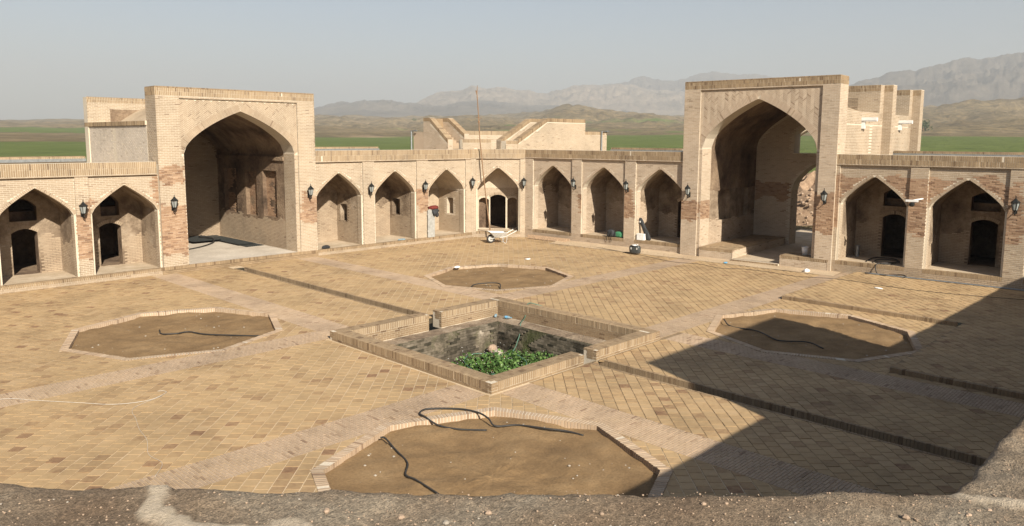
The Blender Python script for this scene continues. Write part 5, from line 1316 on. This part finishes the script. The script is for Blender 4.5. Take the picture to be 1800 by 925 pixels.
# corrugated sheets and hose in the left hall
def corr(name, label, x0, x1, y0, y1, z, rz=0.):
    mb = MB(); n = 40; L = []
    for y in (y0, (y0+y1)/2, y1): L.append([(x0+(x1-x0)*i/n+rz*(y-y0), y, z+.018*math.sin(i*math.pi/2.5)) for i in range(n+1)])
    mb.loops(L, False); o = mb.build(name, GREYDARK, smooth=False, label=label, cat='roof sheet', group='dark corrugated sheets in the left portal hall'); m_ = o.modifiers.new('thickness', 'SOLIDIFY'); m_.thickness = .006; return o
corr('corrugated_sheet', 'lowest dark corrugated sheet of the stack on the left hall floor', 1.85, 2.75, 19.3, 24.2, .33, .0); corr('corrugated_sheet', 'middle dark corrugated sheet of the stack, set back from the front', 1.75, 2.6, 19.9, 24.25, .38); corr('corrugated_sheet', 'top dark corrugated sheet of the stack, nearest the hall back', .4, 1.9, 22.0, 24.2, .43)
hose('black_pipe', [(-2.0, 19.6, .33), (-1.0, 20.1, .33), (.2, 20.7, .33), (1.2, 21.6, .36), (1.55, 22.4, .47), (1.3, 23.4, .49)], .035, RUBBER, 'thick black pipe curving over the pale floor of the left hall', 'pipe')
# hoses lying about
hose('black_hose', [(-7.1, -4.1, .0), (-7.03, -4.15, -.02), (-7.12, -4.6, -.09), (-7.32, -5.2, -.08), (-7.62, -5.54, -.09), (-7.65, -5.85, -.07), (-7.68, -6.4, -.09), (-7.75, -6.9, -.1)], .017, RUBBER, 'short black hose lying on the left part of the nearest bed')
hose('black_hose', [(-5.3, -5.1, -.08), (-5.65, -4.68, -.08), (-5.85, -4.3, -.05), (-5.9, -3.95, .04), (-5.83, -3.68, .03), (-5.55, -3.6, .03), (-5.1, -4.05, .03), (-4.98, -4.5, .04), (-5.02, -4.85, .02), (-5.06, -5.1, -.06), (-4.7, -5.35, -.07), (-4.5, -5.9, -.04), (-4.25, -6.25, -.07), (-4.16, -6.6, -.08)], .019, RUBBER, 'long black hose looping over the far kerb of the nearest bed')
hose('black_hose', [(-6.78, 7.4, -.09), (-6.9, 6.9, -.09), (-6.6, 6.65, -.09), (-6.25, 6.6, -.09), (-6.03, 6.0, -.09), (-5.5, 5.3, -.09), (-5.0, 4.64, -.08)], .02, RUBBER, 'black hose lying across the left soil bed')
hose('black_hose', [(3.94, 5.56, -.08), (4.4, 5.75, .0), (5.0, 5.5, .02), (5.19, 5.2, .0), (4.86, 4.82, -.08)], .022, RUBBER, 'short black hose bowed over the far soil bed')
hose('black_hose', [(6.05, -3.91, .02), (5.75, -4.33, -.08), (5.79, -5.14, -.08), (5.3, -5.9, -.08), (5.25, -6.2, -.08), (5.63, -6.77, -.08), (5.29, -7.34, -.08)], .02, RUBBER, 'black hose lying across the shaded right soil bed')
hose('black_hose', [FR.p(*q) for q in ((18.25, .4, .53), (18.19, .9, .53), (18.21, 1.7, .53), (18.61, 2.0, .53), (19.1, 1.7, .54), (19.4, .76, .55), (19.04, .12, .54), (18.6, .3, .55), (18.5, 1.0, .55), (18.9, 1.3, .56), (19.3, 1.2, .56), (19.2, .5, .56), (18.8, .05, .54), (18.74, -.06, .4), (18.85, -.2, .16), (19.1, -.35, .15), (19.4, -.2, .17), (19.75, -.12, .2), (19.95, -.2, .17), (19.9, -.35, .15))], .022, RUBBER, 'tangled black hose spilling off the step right of the right portal')
t = hose('grey_conduit', [FR.p(18.4, -.3, .15), FR.p(21, -.28, .15), FR.p(25, -.28, .15)], .03, GALV, 'thin grey conduit lying along the foot of the right-edge arcade', 'pipe')
rp = [(16.0, 13.0), (15.9, 10.9), (15.7, 8.9), (15.1, 5.6), (14.5, 3.44), (14.8, 2.19), (14.5, 1.0), (15.05, .1), (15.1, -1.07), (14.95, -2.24), (15.0, -4.05), (14.8, -6.6), (15.15, -8.4), (15.7, -10)]
hose('black_cable', [(x, y, (.03 if y > -3.75 else TER+.012)) for x, y in rp], .009, RUBBER, 'thin black cable running along the ground before the right wing', 'cable', 5, 10)
hose('white_cable', [(-13.0, 3.6, .012), (-11.63, 3.32, .012), (-11.13, 2.73, .012), (-10.5, 1.9, .012), (-10.02, 1.29, .012), (-9.43, 1.04, .012), (-8.98, 1.25, .014), (-8.95, 1.42, .014), (-9.05, 1.5, .014)], .006, WIREW, 'white cable lying across the paving at the left edge', 'cable', 5, 10)
hose('white_string', [(-9.1, 1.12, .012), (-9.72, .84, .012), (-9.91, .56, .012), (-10.0, .1, .012), (-10.15, -.5, .012), (-10.25, -1.17, .012), (-10.47, -1.86, .012), (-10.45, -2.41, .016), (-10.74, -2.87, .016)], .0035, WIREW, 'thin pale string trailing from the white cable towards the camera', 'string', 5, 10)
# litter
def scrap(loc, r, mat, name, label, cat): rock(name, mat, loc, r, label, cat)
scrap((16.4, -2.05, .06), (.17, .12, .09), WHITE, 'plastic_bag', 'crumpled white plastic bag below the right jamb of the right portal', 'litter')
scrap((15.95, 1.5, .04), (.14, .09, .04), BLUEP, 'plastic_scrap', 'flat bluish plastic scrap before the right portal bench', 'litter')
scrap((6.4, 9.05, .04), (.16, .1, .05), WHITE, 'paper_scrap', 'white paper scrap on the rim of the far soil bed', 'litter')
scrap((10.3, 8.5, .03), (.16, .11, .03), WHITE, 'paper_scrap', 'white paper scrap on the paving beyond the far soil bed', 'litter')
scrap((14.1, -5.75, TER+.03), (.05, .16, .03), WHITE, 'paper_scrap', 'thin white scrap on the paving before the right-edge arcade', 'litter')
scrap(FL.p(9.0, .08, .31), (.26, .1, .05), BOTTLE, 'plastic_wrap', 'clear plastic wrap on the step of the middle left arch', 'litter')
scrap(FL.p(4.45, .1, .34), (.22, .14, .1), DARKBAG, 'dark_sack', 'small dark sack in the arch right of the left portal', 'sack')
def bottle(loc, rz, label):
    t = local_thing('water_bottle', label, 'bottle', loc, rz); mb = MB(); prof = [(.005, 0), (.045, .01), (.045, .16), (.04, .19), (.016, .235), (.016, .25)]
    L = [[(z, r*math.cos(q*math.pi/6), .047+r*math.sin(q*math.pi/6)) for q in range(12)] for r, z in prof]; mb.loops(L, True, .5, (True, True)); mb.build('body', BOTTLE, t, smooth=True)
    mb = MB(); mb.loops([[(z, .018*math.cos(q*math.pi/6), .047+.018*math.sin(q*math.pi/6)) for q in range(12)] for z in (.248, .275)], True, .5, (True, True)); mb.build('cap', BLUEP, t)
    mb = MB(); mb.loops([[(z, .0465*math.cos(q*math.pi/6), .047+.0465*math.sin(q*math.pi/6)) for q in range(12)] for z in (.06, .14)], True); mb.build('paper_label', BLUEP, t)
bottle((1.85, 2.0, -.24), R(40), 'left water bottle on the pool ledge at the far corner'); bottle((2.0, 1.75, -.24), R(-70), 'right water bottle on the pool ledge at the far corner')
db = MB()
for _ in range(260):
    if random.random() < .5: x, y, z = random.uniform(15, 16.2), random.uniform(-3, 12), .05
    else: x, y, z = random.uniform(-10, 13), random.uniform(14.5, 16.1), .006
    r = random.uniform(.008, .03); db.lathe([(r*.6, -.004), (r, r*.3), (r*.5, r*.7)], 5, (x, y, z), rot=random.random()*6)
db.build('crumbs', ROCK, kind='stuff', label='scattered brick crumbs along the feet of the arcades', cat='debris')
